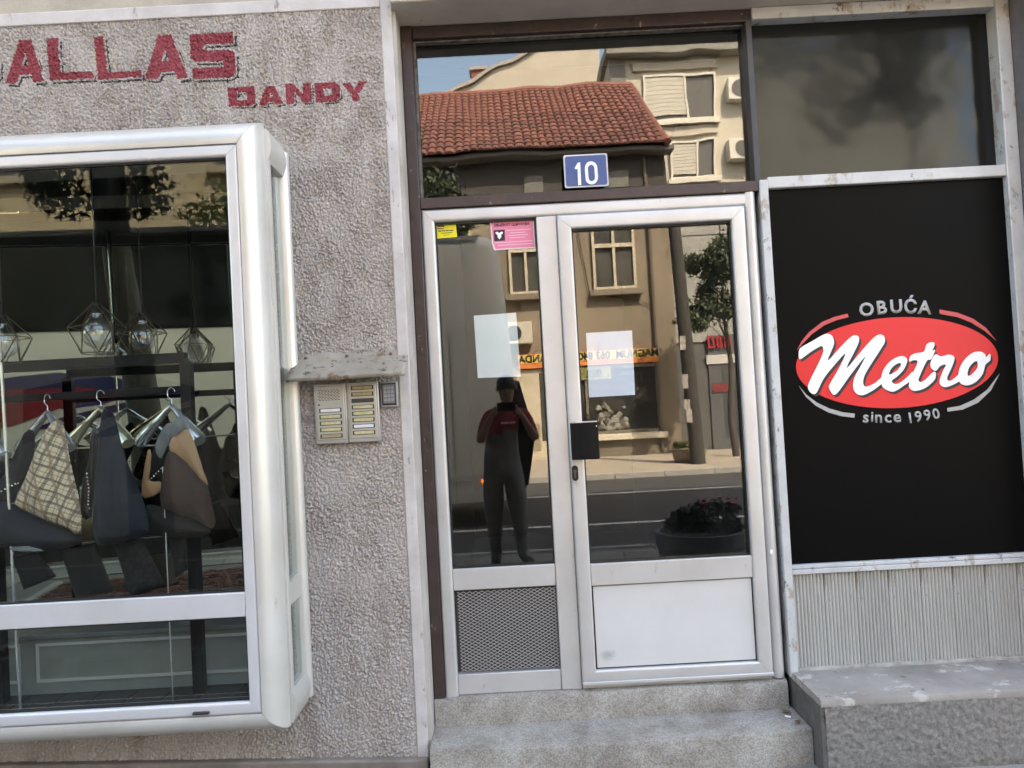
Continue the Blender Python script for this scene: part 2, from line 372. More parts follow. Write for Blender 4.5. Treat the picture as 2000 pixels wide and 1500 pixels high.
# shop room
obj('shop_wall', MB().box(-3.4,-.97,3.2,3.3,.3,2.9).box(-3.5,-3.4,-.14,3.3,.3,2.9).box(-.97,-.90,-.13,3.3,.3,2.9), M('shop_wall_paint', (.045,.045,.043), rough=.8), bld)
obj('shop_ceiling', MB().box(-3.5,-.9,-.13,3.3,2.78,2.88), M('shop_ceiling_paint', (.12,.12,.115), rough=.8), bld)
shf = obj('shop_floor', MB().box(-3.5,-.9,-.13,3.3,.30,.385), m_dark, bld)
m_plank = M('dark_floor_board', (.045,.043,.042), (.03,.028,.027), 5, stretch=(1,8,1), rough=.45, rnd=.25)
pl0 = None
for i in range(14):
    x = -3.15 + i*.152
    if pl0 is None: pl0 = bx('floor_board', 0, .148, -.44, .35, .386, .402, m_plank, shf, .002); pl0.location = (x, 0, 0)
    else: inst(pl0, shf, (x, 0, 0))

# ------------------------------------------------------------------ steps and ledge
def stone_mat(name, c0, c1, s=70, dirt=(.5,.47,.44)):
    m, n, l, p = nt(name)
    v = n.new('ShaderNodeTexVoronoi'); tc = n.new('ShaderNodeTexCoord'); l.new(tc.outputs['Object'], v.inputs[0]); v.inputs['Scale'].default_value = s*3
    r = ramp(n, .1, .75, c0, c1); rg = n.new('ShaderNodeSeparateColor'); l.new(v.outputs['Color'], rg.inputs[0]); l.new(rg.outputs[0], r.inputs[0])
    t = noise(n, l, 4, 7, (1,1,1), .7); r2 = ramp(n, .42, .7, (1,1,1), dirt); l.new(t.outputs[0], r2.inputs[0])
    c = mixc(n, l, 1.0, r.outputs[0], r2.outputs[0], 'MULTIPLY'); l.new(c, p.inputs['Base Color']); p.inputs['Roughness'].default_value = .75
    t3 = noise(n, l, s*1.6, 5); b = n.new('ShaderNodeBump'); b.inputs['Distance'].default_value = .003; l.new(t3.outputs[0], b.inputs['Height']); l.new(b.outputs[0], p.inputs['Normal'])
    return m
m_terr = stone_mat('terrazzo', (.25,.232,.208), (.40,.375,.338), 70, (.52,.48,.43))
st = thing('entrance_steps', 'worn speckled terrazzo steps below the aluminium entrance door', 'steps', (.37, -.2, .05))
def wavy_slab(x0, x1, yb, yf, z0, z1, seed, n=40, wob=.004, rad=.012):
    """slab with a worn, uneven rounded nosing along x"""
    r_ = np.random.default_rng(seed); ph = r_.uniform(0, 6.28, 4)
    mb = MB(); rows = []
    for i in range(n+1):
        t = i/n; x = x0+(x1-x0)*t
        w = wob*(math.sin(3.1*t+ph[0])+.6*math.sin(9*t+ph[1])+.35*math.sin(23*t+ph[2])) + r_.normal(0, wob*.12)
        y = (yf(t) if callable(yf) else yf) + w; dz = wob*.5*math.sin(5*t+ph[3])
        rr = rad*(1+.5*math.sin(14*t+ph[1]))
        prof = [(yb, z0), (y, z0), (y, z1-rr*1.2), (y+rr*.35, z1-rr*.35), (y+rr*1.3, z1), ((y+yb)/2, z1+dz*.6), (yb, z1)]
        rows.append([(x,)+q for q in prof])
    k = len(rows[0]); v = [q for R_ in rows for q in R_]
    f = [(i*k+j, i*k+(j+1)%k, (i+1)*k+(j+1)%k, (i+1)*k+j) for i in range(n) for j in range(k)]
    f += [tuple(range(k)), tuple(n*k+j for j in range(k))]
    return mb.add(v, f)
obj('lower_step', wavy_slab(-.396, 1.125, .02, lambda t: -.245-.035*math.sin(math.pi*t)**.8, .0, .168, 4, rad=.008), m_terr, st, smooth=35)
obj('upper_step', wavy_slab(-.394, 1.110, .2, -.035, .168, .286, 9, wob=.0025, rad=.016), m_terr, st, smooth=35)
m_cem = M('cement_top', (.30,.272,.245), (.20,.178,.158), 5, rough=.88, bump=.002, bscale=60, spots=[((.42,.385,.35), 7, .57, (1,1,1)), ((.14,.12,.10), 20, .62, (1,1,1))])
def rough_mat(name, c0, c1, moss):
    m, n, l, p = nt(name); t = noise(n, l, 60, 6, (1,1,1), .65); r = ramp(n, .36, .62, c0, c1); l.new(t.outputs[0], r.inputs[0])
    tc = n.new('ShaderNodeTexCoord'); sp = n.new('ShaderNodeSeparateXYZ'); l.new(tc.outputs['Object'], sp.inputs[0])
    t2 = noise(n, l, 7, 6, off=3); ad = n.new('ShaderNodeMath'); ad.operation = 'MULTIPLY_ADD'; ad.inputs[1].default_value = .16; l.new(t2.outputs[0], ad.inputs[0]); l.new(sp.outputs[2], ad.inputs[2])
    r2 = ramp(n, .09, .15, (.7,.7,.7), (0,0,0)); l.new(ad.outputs[0], r2.inputs[0])
    c = mixc(n, l, r2.outputs[0], r.outputs[0], moss); l.new(c, p.inputs['Base Color']); p.inputs['Roughness'].default_value = .9
    t3 = noise(n, l, 75, 6, off=1); b = n.new('ShaderNodeBump'); b.inputs['Distance'].default_value = .005; l.new(t3.outputs[0], b.inputs['Height']); l.new(b.outputs[0], p.inputs['Normal']); return m
m_lrough = rough_mat('ledge_roughcast', (.15,.14,.13), (.25,.232,.215), (.09,.085,.058))
lg = thing('window_ledge', 'grey cement ledge with a rough mossy front below the ribbed panels', 'ledge', (2, -.2, .05))
obj('ledge_top', wavy_slab(1.134, 3.2, .08, -.340, .286, .315, 12, n=90, wob=.006, rad=.012), m_cem, lg, smooth=35)
# rough front as real relief
gx = np.arange(1.146, 3.2, .008); gz = np.arange(.0, .294, .008); NX, NZ = len(gx), len(gz); S = .008
h = np.tanh(band(NX, NZ, .034, .05, 21, 1.2))*.0022 + band(NX, NZ, .018, .02, 22, 1.2)*.0014
lv = [(gx[j], -.335-h[i,j], gz[i]) for i in range(NZ) for j in range(NX)]; lf = [(i*NX+j, i*NX+j+1, (i+1)*NX+j+1, (i+1)*NX+j) for i in range(NZ-1) for j in range(NX-1)]
fr = obj('ledge_front', MB().add(lv, lf), m_lrough, lg, smooth=60)
obj('ledge_body', MB().box(1.146, 3.2, -.322, .08, .0, .2855), m_lrough, lg)
obj('ledge_end', MB().prism([(1.1465,-.338,.0),(1.1465,.0,.0),(1.1465,.0,.2855),(1.1465,-.330,.2855)], (-.018,0,0)), M('ledge_side_render', (.12,.11,.105), (.07,.065,.06), 14, rough=.9, bump=.004, bscale=40), lg)
m_dleaf = M('dry_leaf', (.24,.15,.075), (.14,.10,.04), 60, rough=.7)
def leaf(x, y, z, s, a, label, mat=m_dleaf):
    pts = [(0,-1),(.45,-.5),(.6,0),(.35,.5),(0,1.1),(-.3,.6),(-.55,.1),(-.4,-.5)]
    P = [Vector((x+s*(p*math.cos(a)-q*math.sin(a)), y+s*(p*math.sin(a)+q*math.cos(a)), z+s*(.5*abs(p)+.25*q*q))) for p, q in pts]
    mb = MB(); c = Vector((x, y, z)); mb.add(P+[c], [(i, (i+1)%8, 8) for i in range(8)])
    o = obj('dry_leaf', mb, mat, smooth=60); so = o.modifiers.new('t', 'SOLIDIFY'); so.thickness = .0006
    return tag(o, label, 'leaf', 'litter on the steps')
p = spot(1553, 1391, 3.27); leaf(1.080, -.085, .172, .024, .6, 'greenish dry leaf in the back corner of the lower step', M('olive_leaf', (.16,.14,.05), (.2,.16,.08), 50, rough=.7))
p = spot(1583, 1424, 3.12); leaf(1.088, -.19, .172, .02, 2.2, 'small tan dry leaf by the front right end of the lower step')
p = spot(1546, 1396, 3.25); tag(obj('cigarette_butt', MB().tube([(1.060, -.125, .1745), (1.080, -.137, .1745)], .0038, 8), m_swhite, smooth=40), 'white cigarette butt beside the leaf on the step', 'cigarette butt')
# ------------------------------------------------------------------ framed joinery
def frame(names, x0, x1, z0, z1, prof, mat, parent, sides='LRTB', gap=.0006, plane='xz', c=0):
    """mitred closed profile (inset, depth) swept round a rectangle; one mesh per side"""
    out = {}
    for s_ in sides:
        A, B = [], []
        for (o, y) in prof:
            if s_ == 'L': A.append((x0+o, y, z0+o+gap)); B.append((x0+o, y, z1-o-gap))
            if s_ == 'R': A.append((x1-o, y, z0+o+gap)); B.append((x1-o, y, z1-o-gap))
            if s_ == 'B': A.append((x0+o+gap, y, z0+o)); B.append((x1-o-gap, y, z0+o))
            if s_ == 'T': A.append((x0+o+gap, y, z1-o)); B.append((x1-o-gap, y, z1-o))
        n = len(prof); f = [(i, (i+1)%n, (i+1)%n+n, i+n) for i in range(n)]
        mb = MB().add(A+B, f)
        for L_ in (A, B):
            t = tessellate_polygon([[Vector(q) for q in L_]]); mb.add(L_, [tuple(q) for q in t])
        out[s_] = obj(names[0] if s_ in 'LR' else names[1], mb, mat, parent, smooth=38)
    return out
def rounded(w, y0, y1, r=.008, bulge=0, n=5):
    """closed profile of a bar: inset 0..w, front y0 (towards street), back y1, rounded front arrises"""
    P = [(0, y1)]
    for k in range(n+1):
        a = math.pi/2*k/n; P.append((r-r*math.cos(a), y0+r-r*math.sin(a)))
    if bulge:
        for k in range(1, 8): P.append((w*k/8, y0-bulge*math.sin(math.pi*k/8)))
    for k in range(n+1):
        a = math.pi/2*k/n; P.append((w-r+r*math.sin(a), y0+r-r*math.cos(a)))
    P.append((w, y1)); return P
YD = 0.0
door = thing('entrance_door', 'silver aluminium entrance door with glass panes, black pull and a wire mesh panel', 'door', (.37, 0, .288))
# fixed outer frame: left jamb, head, right half-round jamb, sill
frame(('jamb','head'), -.347, 1.112, .20, 2.386, rounded(.056, -.012, .06, .012), m_alu, door, 'LT')
hr = [(0,.06)] + [(.0275-.0275*math.cos(math.pi*k/12), .012-.034*math.sin(math.pi*k/12)) for k in range(13)] + [(.055,.06)]
obj('jamb', MB().extrude_z([(1.057+a, b) for a, b in hr], .292, 2.3855), m_alu, door, smooth=40)
obj('sill', MB().box(.242, 1.056, -.006, .06, .2865, .3045), m_alu, door, bev=.003)
# fixed left light
bx('mullion', .1515, .2395, -.008, .055, .2865, 2.3295, m_alu, door, .004)
bx('rail', -.2905, .1508, -.004, .05, .732, .8235, m_alu, door, .003)
bx('rail', -.2905, .1508, -.004, .05, .2875, .3735, m_alu, door, .003)
bx('gasket', -.291, .151, .016, .022, .8238, .8268, m_gask, door)
gf = MB().box(-.291,-.2845,.010,.03,.8238,2.329).box(.1455,.151,.010,.03,.8238,2.329).box(-.2845,.1455,.010,.03,2.320,2.329).box(-.2845,.1455,.010,.03,.8238,.830)
obj('gasket', gf, m_gask, door)
bx('glass_pane', -.2844, .1454, .022, .028, .8302, 2.3198, g_door, door)
# expanded metal mesh
mb = MB(); x0, x1, z0, z1 = -.289, .150, .3755, .7305; dx, dz = .0265, .0148
W = .0011
for i in range(-2, int((x1-x0)/dx)+3):
    for j in range(-2, int((z1-z0)/dz)+3):
        for sx in (-1, 1):
            a = Vector((x0+i*dx, .004, z0+j*dz)); b = Vector((x0+(i+.5*sx)*dx, .004, z0+(j+.5)*dz)); c = Vector((x0+i*dx, .004, z0+(j+1)*dz))
            for p, q in ((a, b), (b, c)):
                if all(x0 <= t.x <= x1 and z0 <= t.z <= z1 for t in (p, q)):
                    d = (q-p).normalized(); nrm = Vector((-d.z, 0, d.x))*W; y_ = Vector((0,.0016,0))
                    mb.add([p-nrm, p+nrm, q+nrm, q-nrm, p-nrm+y_, p+nrm+y_, q+nrm+y_, q-nrm+y_], [(0,1,2,3),(0,4,5,1),(2,6,7,3),(1,5,6,2),(0,3,7,4)])
msh = obj('wire_mesh', mb, M('mesh_wire', (.50,.49,.48), rough=.4, metal=.4), door); msh['kind'] = 'stuff'
bx('mesh_backing', -.2905, .1508, .030, .036, .3738, .7318, M('mesh_back', (.055,.05,.052), (.035,.033,.035), 12, rough=.6), door)
# leaf
leafp = rounded(.061, -.026, .045, .010)
frame(('leaf_stile','leaf_rail'), .2405, 1.0565, .306, 2.3275, leafp, m_alu, door)
bx('leaf_rail', .3020, .9950, -.020, .04, .7245, .8175, m_alu, door, .003)
lgk = MB().box(.302,.3075,-.004,.03,.818,2.2660).box(.9895,.9950,-.004,.03,.818,2.2660).box(.3075,.9895,-.004,.03,2.2590,2.2660).box(.3075,.9895,-.004,.03,.818,.8235)
obj('gasket', lgk, m_gask, door)
bx('glass_pane', .3076, .9894, .012, .018, .8236, 2.2588, g_door, door)
m_pan = M('kick_panel_paint', (.585,.58,.58), (.53,.525,.52), 3, rough=.4, spots=[((.50,.49,.48), 9, .66, (1,1,1)), ((.36,.35,.34), 45, .71, (1,1,.5))])
obj('gasket', MB().box(.3025,.9945,-.003,.0,.3675,.7240), m_gask, door)
def smudge_on(m, cx_, cz_, r_, col):
    n, l = m.node_tree.nodes, m.node_tree.links; p = n['Principled BSDF']; old = p.inputs['Base Color'].links[0].from_socket
    tc = n.new('ShaderNodeTexCoord'); mp = n.new('ShaderNodeMapping'); mp.inputs['Location'].default_value = (-cx_/r_, 0, -cz_/r_*1.5); mp.inputs['Scale'].default_value = (1/r_, 0, 1.5/r_); l.new(tc.outputs['Object'], mp.inputs[0])
    ln = n.new('ShaderNodeVectorMath'); ln.operation = 'LENGTH'; l.new(mp.outputs[0], ln.inputs[0]); t = noise(n, l, 25, 5, off=2); ad = n.new('ShaderNodeMath'); ad.operation = 'MULTIPLY_ADD'; ad.inputs[1].default_value = .9; l.new(t.outputs[0], ad.inputs[0]); l.new(ln.outputs['Value'], ad.inputs[2])
    r = ramp(n, .55, 1.35, (.7,.7,.7), (0,0,0)); l.new(ad.outputs[0], r.inputs[0]); l.new(mixc(n, l, r.outputs[0], old, col), p.inputs['Base Color'])
smudge_on(m_pan, .36, .425, .07, (.30,.30,.30))
pan = bx('kick_panel', .3085, .9895, -.009, .03, .3725, .7195, m_pan, door, .002)
bx('drip_rail', .2405, 1.0565, -.034, -.0265, .3065, .322, m_alu, door, .003)
# black pull: bent plate
p1 = [(.247,-.027),(.247,-.046),(.285,-.064),(.300,-.069),(.340,-.075),(.3625,-.0765),(.3625,-.071),(.342,-.068),(.302,-.062),(.262,-.042),(.262,-.027)]
hd = obj('pull_handle', MB().extrude_z(p1, 1.269, 1.4255), M('black_satin', (.006,.006,.007), rough=.38, spec=.2), door, bev=.0015)
obj('handle_cap', MB().box(.270,.3605,-.060,-.0265,1.426,1.4305), m_alu, hd)
obj('handle_screw', MB().tube([(.355,-.0768,1.409),(.355,-.078,1.409)], .0022, 10), m_chrome, hd)
def capsule(cx, cz, w, h, y0, y1, n=8):
    r = w/2; P = []
    for k in range(n+1):
        a = math.pi*k/n; P.append((cx+r*math.cos(a), y0, cz+h/2-r+r*math.sin(a)))
    for k in range(n+1):
        a = math.pi+math.pi*k/n; P.append((cx+r*math.cos(a), y0, cz-h/2+r+r*math.sin(a)))
    return MB().prism(P, (0, y1-y0, 0))
lk = obj('lock_escutcheon', capsule(.2575, 1.211, .027, .066, -.034, -.026), M('escutcheon', (.012,.012,.012), rough=.35, spec=.3), door, smooth=35)
obj('lock_cylinder', MB().tube([(.2575,-.0375,1.219),(.2575,-.034,1.219)], .0075, 14).box(.2545,.2605,-.0372,-.034,1.190,1.212), M('lock_metal', (.10,.10,.10), rough=.3, metal=.9), lk, smooth=40)
for (x, z) in ((.185, 1.80),(.19,1.47),(.188,1.43),(.19,1.05)):
    obj('screw_plug', MB().tube([(x,-.0088,z),(x,-.0078,z)], .004, 10), m_alu_w, door)
obj('dent', capsule(1.079, .83, .012, .02, -.0245, -.0215), m_swhite, door)

# transom with old brown frame
tw = thing('transom_window', 'wide transom pane in an old brown frame above the entrance door', 'window', (.37, 0, 2.386))
obj('frame_post', MB().box(-.3965,-.3475,-.018,.08,.20,3.1945), m_brown, tw, bev=.004)
obj('frame_post', MB().box(1.1125,1.1395,-.012,.08,2.4345,3.1395), M('dark_mullion_paint', (.035,.035,.045), (.05,.05,.055), 20, rough=.5, spots=[((.5,.5,.5), 14, .68, (1,1,.3))]), tw, bev=.003)
obj('frame_rail', MB().box(-.347,1.139,-.010,.08,3.1400,3.1945), m_brown, tw, bev=.004)
obj('frame_rail', MB().box(-.347,1.125,-.020,.08,2.3868,2.4340), m_brown, tw, bev=.003)
obj('frame_bead', MB().box(-.347,-.338,.018,.05,2.4345,3.1395).box(-.338,1.112,.018,.05,2.4345,2.4395).box(-.338,1.112,.018,.05,3.1335,3.1395), M('old_putty', (.22,.20,.18), (.06,.05,.045), 25, rough=.7), tw)
bx('glass_pane', -.3378, 1.1120, .048, .054, 2.4396, 3.1334, g_tran, tw)
# house number plate
np_ = thing('house_number_plate', 'small blue enamel house number plate reading 10 above the door', 'number plate', (.378, -.02, 2.44))
m_enam = M('blue_enamel', (.030,.075,.24), (.045,.09,.22), 30, rough=.3, coat=.4, spots=[((.10,.11,.14), 50, .70, (1,1,1))])
def rrect(cx, cz, w, h, r, y, n=4):
    P = []
    for (sx, sz, a0) in ((1,1,0),(-1,1,90),(-1,-1,180),(1,-1,270)):
        for k in range(n+1):
            a = RAD(a0+90*k/n); P.append((cx+sx*(w/2-r)+r*math.cos(a), y, cz+sz*(h/2-r)+r*math.sin(a)))
    return P
wh = obj('plate_rim', MB().prism(rrect(.378,2.513,.190,.143,.008,-.030), (0,.008,0)), M('worn_white_enamel', (.62,.62,.64), (.45,.45,.47), 25, rough=.35, spots=[((.12,.12,.13), 35, .66, (1,1,1))]), np_, smooth=40)
obj('plate_face', MB().prism(rrect(.378,2.513,.178,.131,.010,-.0315), (0,.003,0)), m_enam, np_, smooth=40)
def numpt(a, b): q = spot(1100+a*.05, 300+b*.05, 3.298); return (q.x, -.0335, q.z)
m_numw = M('number_white', (.74,.75,.72), (.66,.68,.66), 30, rough=.35)
obj('digit', MB().prism([numpt(*q) for q in [(445,565),(565,360),(665,345),(705,1230),(585,1235),(560,605),(475,610)]], (0,.002,0)), m_numw, np_)
oo = [(845,600),(870,450),(940,350),(1040,310),(1150,315),(1250,370),(1320,480),(1335,620),(1360,900),(1335,1040),(1270,1140),(1170,1200),(1060,1200),(960,1150),(890,1060),(870,930)]
oi = [(965,590),(985,510),(1040,455),(1110,440),(1170,465),(1210,530),(1218,620),(1240,890),(1228,1000),(1180,1060),(1110,1080),(1040,1060),(1000,990),(985,890)]
obj('digit', MB().prism([numpt(*q) for q in smooth_loop(oo, 2)], (0,.002,0), holes=[[numpt(*q) for q in smooth_loop(oi, 2)]]), m_numw, np_)

# ------------------------------------------------------------------ shopfront on the right
sf = thing('black_shopfront', 'shopfront in weathered white frame with black panel and red oval shoe shop logo', 'shopfront', (1.7, 0, .315))
obj('frame_post', MB().box(1.1255,1.1625,-.030,.08,.295,2.4335), m_white, sf, bev=.004)
obj('frame_post', MB().box(2.2015,2.2600,-.030,.08,.295,3.1945), m_white, sf, bev=.004)
obj('frame_rail', MB().box(1.1630,2.2010,-.024,.06,2.3955,2.4455), m_white, sf, bev=.004)
obj('frame_rail', MB().box(1.1400,2.2010,-.022,.08,3.1420,3.1945), m_white, sf, bev=.004)
obj('frame_rail', MB().box(1.1630,2.2010,-.026,.06,.7260,.7470), m_white, sf, bev=.003)
obj('frame_bead', MB().box(1.1630,2.2010,-.020,.06,.7475,.7650), m_white, sf, bev=.004)
m_film = None
def film():
    m, n, l, p = nt('dark_film_glass'); p.inputs['Base Color'].default_value = (.012,.012,.012,1); p.inputs['Specular IOR Level'].default_value = .5; p.inputs['IOR'].default_value = 1.38; p.inputs['Specular Tint'].default_value = (.80,.92,1,1)
    t = noise(n, l, 5, 5, off=1); mr = n.new('ShaderNodeMapRange'); mr.inputs[3].default_value = .06; mr.inputs[4].default_value = .14; l.new(t.outputs[0], mr.inputs[0]); l.new(mr.outputs[0], p.inputs['Roughness'])
    v = n.new('ShaderNodeTexVoronoi'); tc = n.new('ShaderNodeTexCoord'); l.new(tc.outputs['Object'], v.inputs[0]); v.inputs['Scale'].default_value = 34
    r = ramp(n, .03, .10, (1,1,1), (0,0,0)); l.new(v.outputs['Distance'], r.inputs[0])
    t2 = noise(n, l, 3.0, 2, off=6); ad = n.new('ShaderNodeMath'); ad.operation = 'MULTIPLY_ADD'; ad.inputs[1].default_value = .9; l.new(t2.outputs[0], ad.inputs[0]); 
    sc_ = n.new('ShaderNodeMath'); sc_.operation = 'MULTIPLY'; sc_.inputs[1].default_value = .06; l.new(r.outputs[0], sc_.inputs[0]); l.new(sc_.outputs[0], ad.inputs[2])
    b = n.new('ShaderNodeBump'); b.inputs['Distance'].default_value = .004; l.new(ad.outputs[0], b.inputs['Height']); l.new(b.outputs[0], p.inputs['Normal'])
    return m
bx('upper_pane', 1.1400, 2.2010, .040, .046, 2.4460, 3.1415, film(), sf)
bp = bx('black_panel', 1.1630, 2.2010, .004, .012, .7655, 2.3950, m_blackp, sf)
# ribbed metal boards
def rib_mesh(w, z0, z1, nr):
    P = []
    for i in range(nr):
        for k in range(6):
            t = (i+k/6)/nr; P.append((w*t, -.006*abs(math.sin(math.pi*nr*t))**.7))
    P += [(w, 0), (w, .02), (0, .02)]
    return MB().extrude_z(P, z0, z1)
m_rib = M('ribbed_aluminium', (.45,.45,.44), (.35,.345,.325), 4, rough=.45, metal=.25, stretch=(1,1,.3), rnd=.06, spots=[((.24,.215,.18), 11, .57, (2,1,.22)), ((.09,.08,.065), 26, .64, (1,1,.4))])
r0 = None; w = .139
for i in range(8):
    if r0 is None: r0 = obj('ribbed_panel', rib_mesh(w-.0008, .318, .7255, 9), m_rib, sf, smooth=50); base = r0.location.copy(); r0.location = base + Vector((1.1635, 0, 0))
    else: inst(r0, sf, (1.1635+i*w, .0006*(i % 3), 0))
obj('mortar_bead', wavy_slab(1.150, 2.262, .03, -.022, .312, .328, 31, n=60, wob=.005, rad=.006), M('old_mortar', (.36,.34,.31), (.22,.2,.18), 25, rough=.9, bump=.003, bscale=60), sf, smooth=60)
# logo on the black panel
def lp(a, b, y): q = spot(1500+a*.25, 540+b*.25, 3.334); return Vector((q.x, y, q.z))
def decal(name, pts, y, mat, holes=(), sm=3, par=bp):
    P = [lp(a, b, y) for a, b in (smooth_loop(pts, sm) if sm > 1 else pts)]
    H_ = [[lp(a, b, y) for a, b in smooth_loop(h, 3)] for h in holes]
    return obj(name, MB().prism(P, (0, .0012, 0), holes=H_), mat, par)
cL, cR = lp(218,712,0), lp(1795,628,0); cT, cB = lp(1012,318,0), lp(1000,1028,0)
ec = Vector(((cL.x+cR.x)/2, .0022, (cT.z+cB.z)/2)); ea, eb = (cR.x-cL.x)/2, (cT.z-cB.z)/2
obj('logo_oval', MB().prism([(ec.x+ea*math.cos(2*math.pi*k/72), .0022, ec.z+eb*math.sin(2*math.pi*k/72)) for k in range(72)], (0,.0012,0)), m_red, bp)
GL = {
 'M': ([(240,642),(237,590),(255,555),(330,512),(425,458),(472,450),(500,470),(512,510),(505,550),(462,660),(560,555),(635,480),(672,460),(702,470),(707,500),(690,550),(607,720),(720,590),(800,500),(845,462),(882,455),(905,475),(908,512),(885,555),(770,735),(742,800),(740,840),(755,860),(785,855),(835,830),(890,785),(890,830),(830,880),(780,910),(735,928),(695,920),(668,890),(660,850),(672,790),(720,700),(755,625),(640,770),(555,890),(515,925),(490,905),(472,865),(485,830),(560,700),(600,600),(500,710),(430,800),(378,905),(350,918),(322,900),(308,860),(330,800),(390,680),(425,600),(428,565),(410,545),(330,590),(262,640)], []),
 'e': ([(880,790),(900,725),(945,668),(1000,632),(1050,623),(1080,645),(1078,680),(1050,735),(1000,785),(962,815),(985,840),(1030,828),(1090,780),(1125,745),(1118,805),(1060,850),(1000,890),(960,900),(910,880),(885,850)], [[(942,768),(958,720),(1000,684),(1032,678),(1030,700),(1000,738)]]),
 't': ([(1098,665),(1108,622),(1150,600),(1212,588),(1232,535),(1262,515),(1294,520),(1292,550),(1278,580),(1300,576),(1268,648),(1235,660),(1175,790),(1172,815),(1190,825),(1225,805),(1295,742),(1300,800),(1240,860),(1180,888),(1130,893),(1100,870),(1098,835),(1130,750),(1165,665),(1130,655)], []),
 'r': ([(1262,700),(1275,645),(1305,608),(1345,625),(1400,612),(1440,620),(1450,650),(1425,720),(1395,785),(1400,812),(1430,810),(1495,762),(1495,812),(1430,850),(1375,865),(1340,845),(1335,810),(1360,740),(1385,690),(1340,700),(1310,735),(1285,730)], []),
 'o': ([(1480,800),(1490,720),(1530,650),(1590,598),(1650,587),(1690,608),(1697,632),(1728,604),(1730,655),(1692,690),(1672,760),(1622,820),(1560,850),(1508,842)], [[(1552,765),(1565,712),(1600,672),(1628,664),(1630,710),(1602,750),(1568,776)]])}
for k, (o_, h_) in enumerate(GL.values()):
    decal('letter_shadow', [(a+18, b+18) for a, b in o_], .0006-.00012*k, m_black2, [[(a+18, b+18) for a, b in q] for q in h_])
    decal('logo_letter', o_, -.0016-.00015*k, m_swhite, h_)
decal('logo_swoosh', [(222,580),(262,505),(320,435),(420,356),(520,315),(620,290),(629,318),(540,340),(440,380),(340,452),(270,525)], .002, m_redl, sm=1)
decal('logo_swoosh', [(1338,258),(1480,283),(1600,330),(1700,400),(1782,502),(1690,425),(1590,362),(1480,318),(1340,292)], .002, m_redl, sm=1)
decal('logo_swoosh', [(238,852),(300,925),(380,985),(480,1032),(580,1060),(677,1072),(674,1103),(575,1092),(470,1062),(370,1008),(295,940)], .002, m_sgrey, sm=1)
decal('logo_swoosh', [(1398,1028),(1500,1010),(1610,960),(1710,885),(1808,758),(1740,890),(1640,985),(1520,1040),(1402,1056)], .002, m_sgrey, sm=1)
def text_mesh(ch, bold=0.0):
    cu = bpy.data.curves.new('t', 'FONT'); cu.body = ch; cu.size = 1; cu.offset = bold; cu.resolution_u = 3; cu.align_x = 'CENTER'
    o = bpy.data.objects.new('t', cu); COL.objects.link(o); dg = bpy.context.evaluated_depsgraph_get(); dg.update()
    me = bpy.data.meshes.new_from_object(o.evaluated_get(dg)); bpy.data.objects.remove(o); bpy.data.curves.remove(cu)
    return me
def glyph(name, ch, cx, cz, y, h, mat, parent, rot=0, bold=.025, ref='H', sx=1.0, flip=False, thick=.0012):
    """a printed character or word, centred; h = height of ref in metres"""
    me = text_mesh(ch, bold); rm = text_mesh(ref, bold)
    zs = [v.co.y for v in rm.vertices]; rh = max(zs)-min(zs); zb = min(zs); bpy.data.meshes.remove(rm)
    xs = [v.co.x for v in me.vertices]; xm = (max(xs)+min(xs))/2; k = h/rh
    for v in me.vertices:
        a, b = (v.co.x-xm)*k*sx, (v.co.y-zb-rh/2)*k
        c_, s_ = math.cos(rot), math.sin(rot); a, b = a*c_-b*s_, a*s_+b*c_
        v.co = (cx+(-a if flip else a), y, cz+b)
    me.materials.clear(); me.materials.append(mat); o = link(name, me, parent)
    so = o.modifiers.new('t', 'SOLIDIFY'); so.thickness = thick; so.offset = 0
    return o
for ch, a, b, hh, rt_ in (('O',768,258,112,4),('B',888,242,112,2),('U',1000,233,112,0),('\u0106',1112,236,112,-2),('A',1222,242,112,-6)):
    q = lp(a, b, 0); glyph('logo_letter', ch, q.x, q.z, .002, .0596, m_sgrey, bp, RAD(rt_), .03)
for ch, a, b, rt_ in (('s',762,1112,-7),('i',812,1108,-5),('n',862,1112,-4),('c',936,1112,-1),('e',1008,1108,0),('1',1108,1104,4),('9',1172,1094,6),('9',1242,1082,8),('0',1310,1072,10)):
    q = lp(a, b-(14 if ch == 'i' else 0)+(0 if not ch.isdigit() else 0), 0); 
    if ch in 'snce': glyph('logo_letter', ch, q.x, q.z, .002, .035, m_sgrey, bp, RAD(rt_), .02, 'x')
    else: glyph('logo_letter', ch, q.x, q.z, .002, .046, m_sgrey, bp, RAD(rt_), .02)

# ------------------------------------------------------------------ papers and stickers on the glass
def sheet(name, corners, y, mat, label, cat, seed, curl=.006, n=10):
    r_ = np.random.default_rng(seed); tl, tr, br, bl = [Vector(c) for c in corners]; v = []; 
    for i in range(n+1):
        for j in range(n+1):
            u_, w_ = j/n, i/n; q = (tl*(1-u_)+tr*u_)*(1-w_) + (bl*(1-u_)+br*u_)*w_
            dy = curl*(.15+.5*abs(math.sin(2.2*u_+seed))*math.sin(3*w_+seed*.7)**2 + (max(0,w_-.85)*3)**2*abs(math.sin(7*u_+seed)))
            v.append((q.x, y+dy, q.z))
    f = [(i*(n+1)+j, i*(n+1)+j+1, (i+1)*(n+1)+j+1, (i+1)*(n+1)+j) for i in range(n) for j in range(n)]
    o = obj(name, MB().add(v, f), mat, smooth=60, fix=False); so = o.modifiers.new('t', 'SOLIDIFY'); so.thickness = .0003; so.offset = -1; so.use_rim = False
    return tag(o, label, cat)
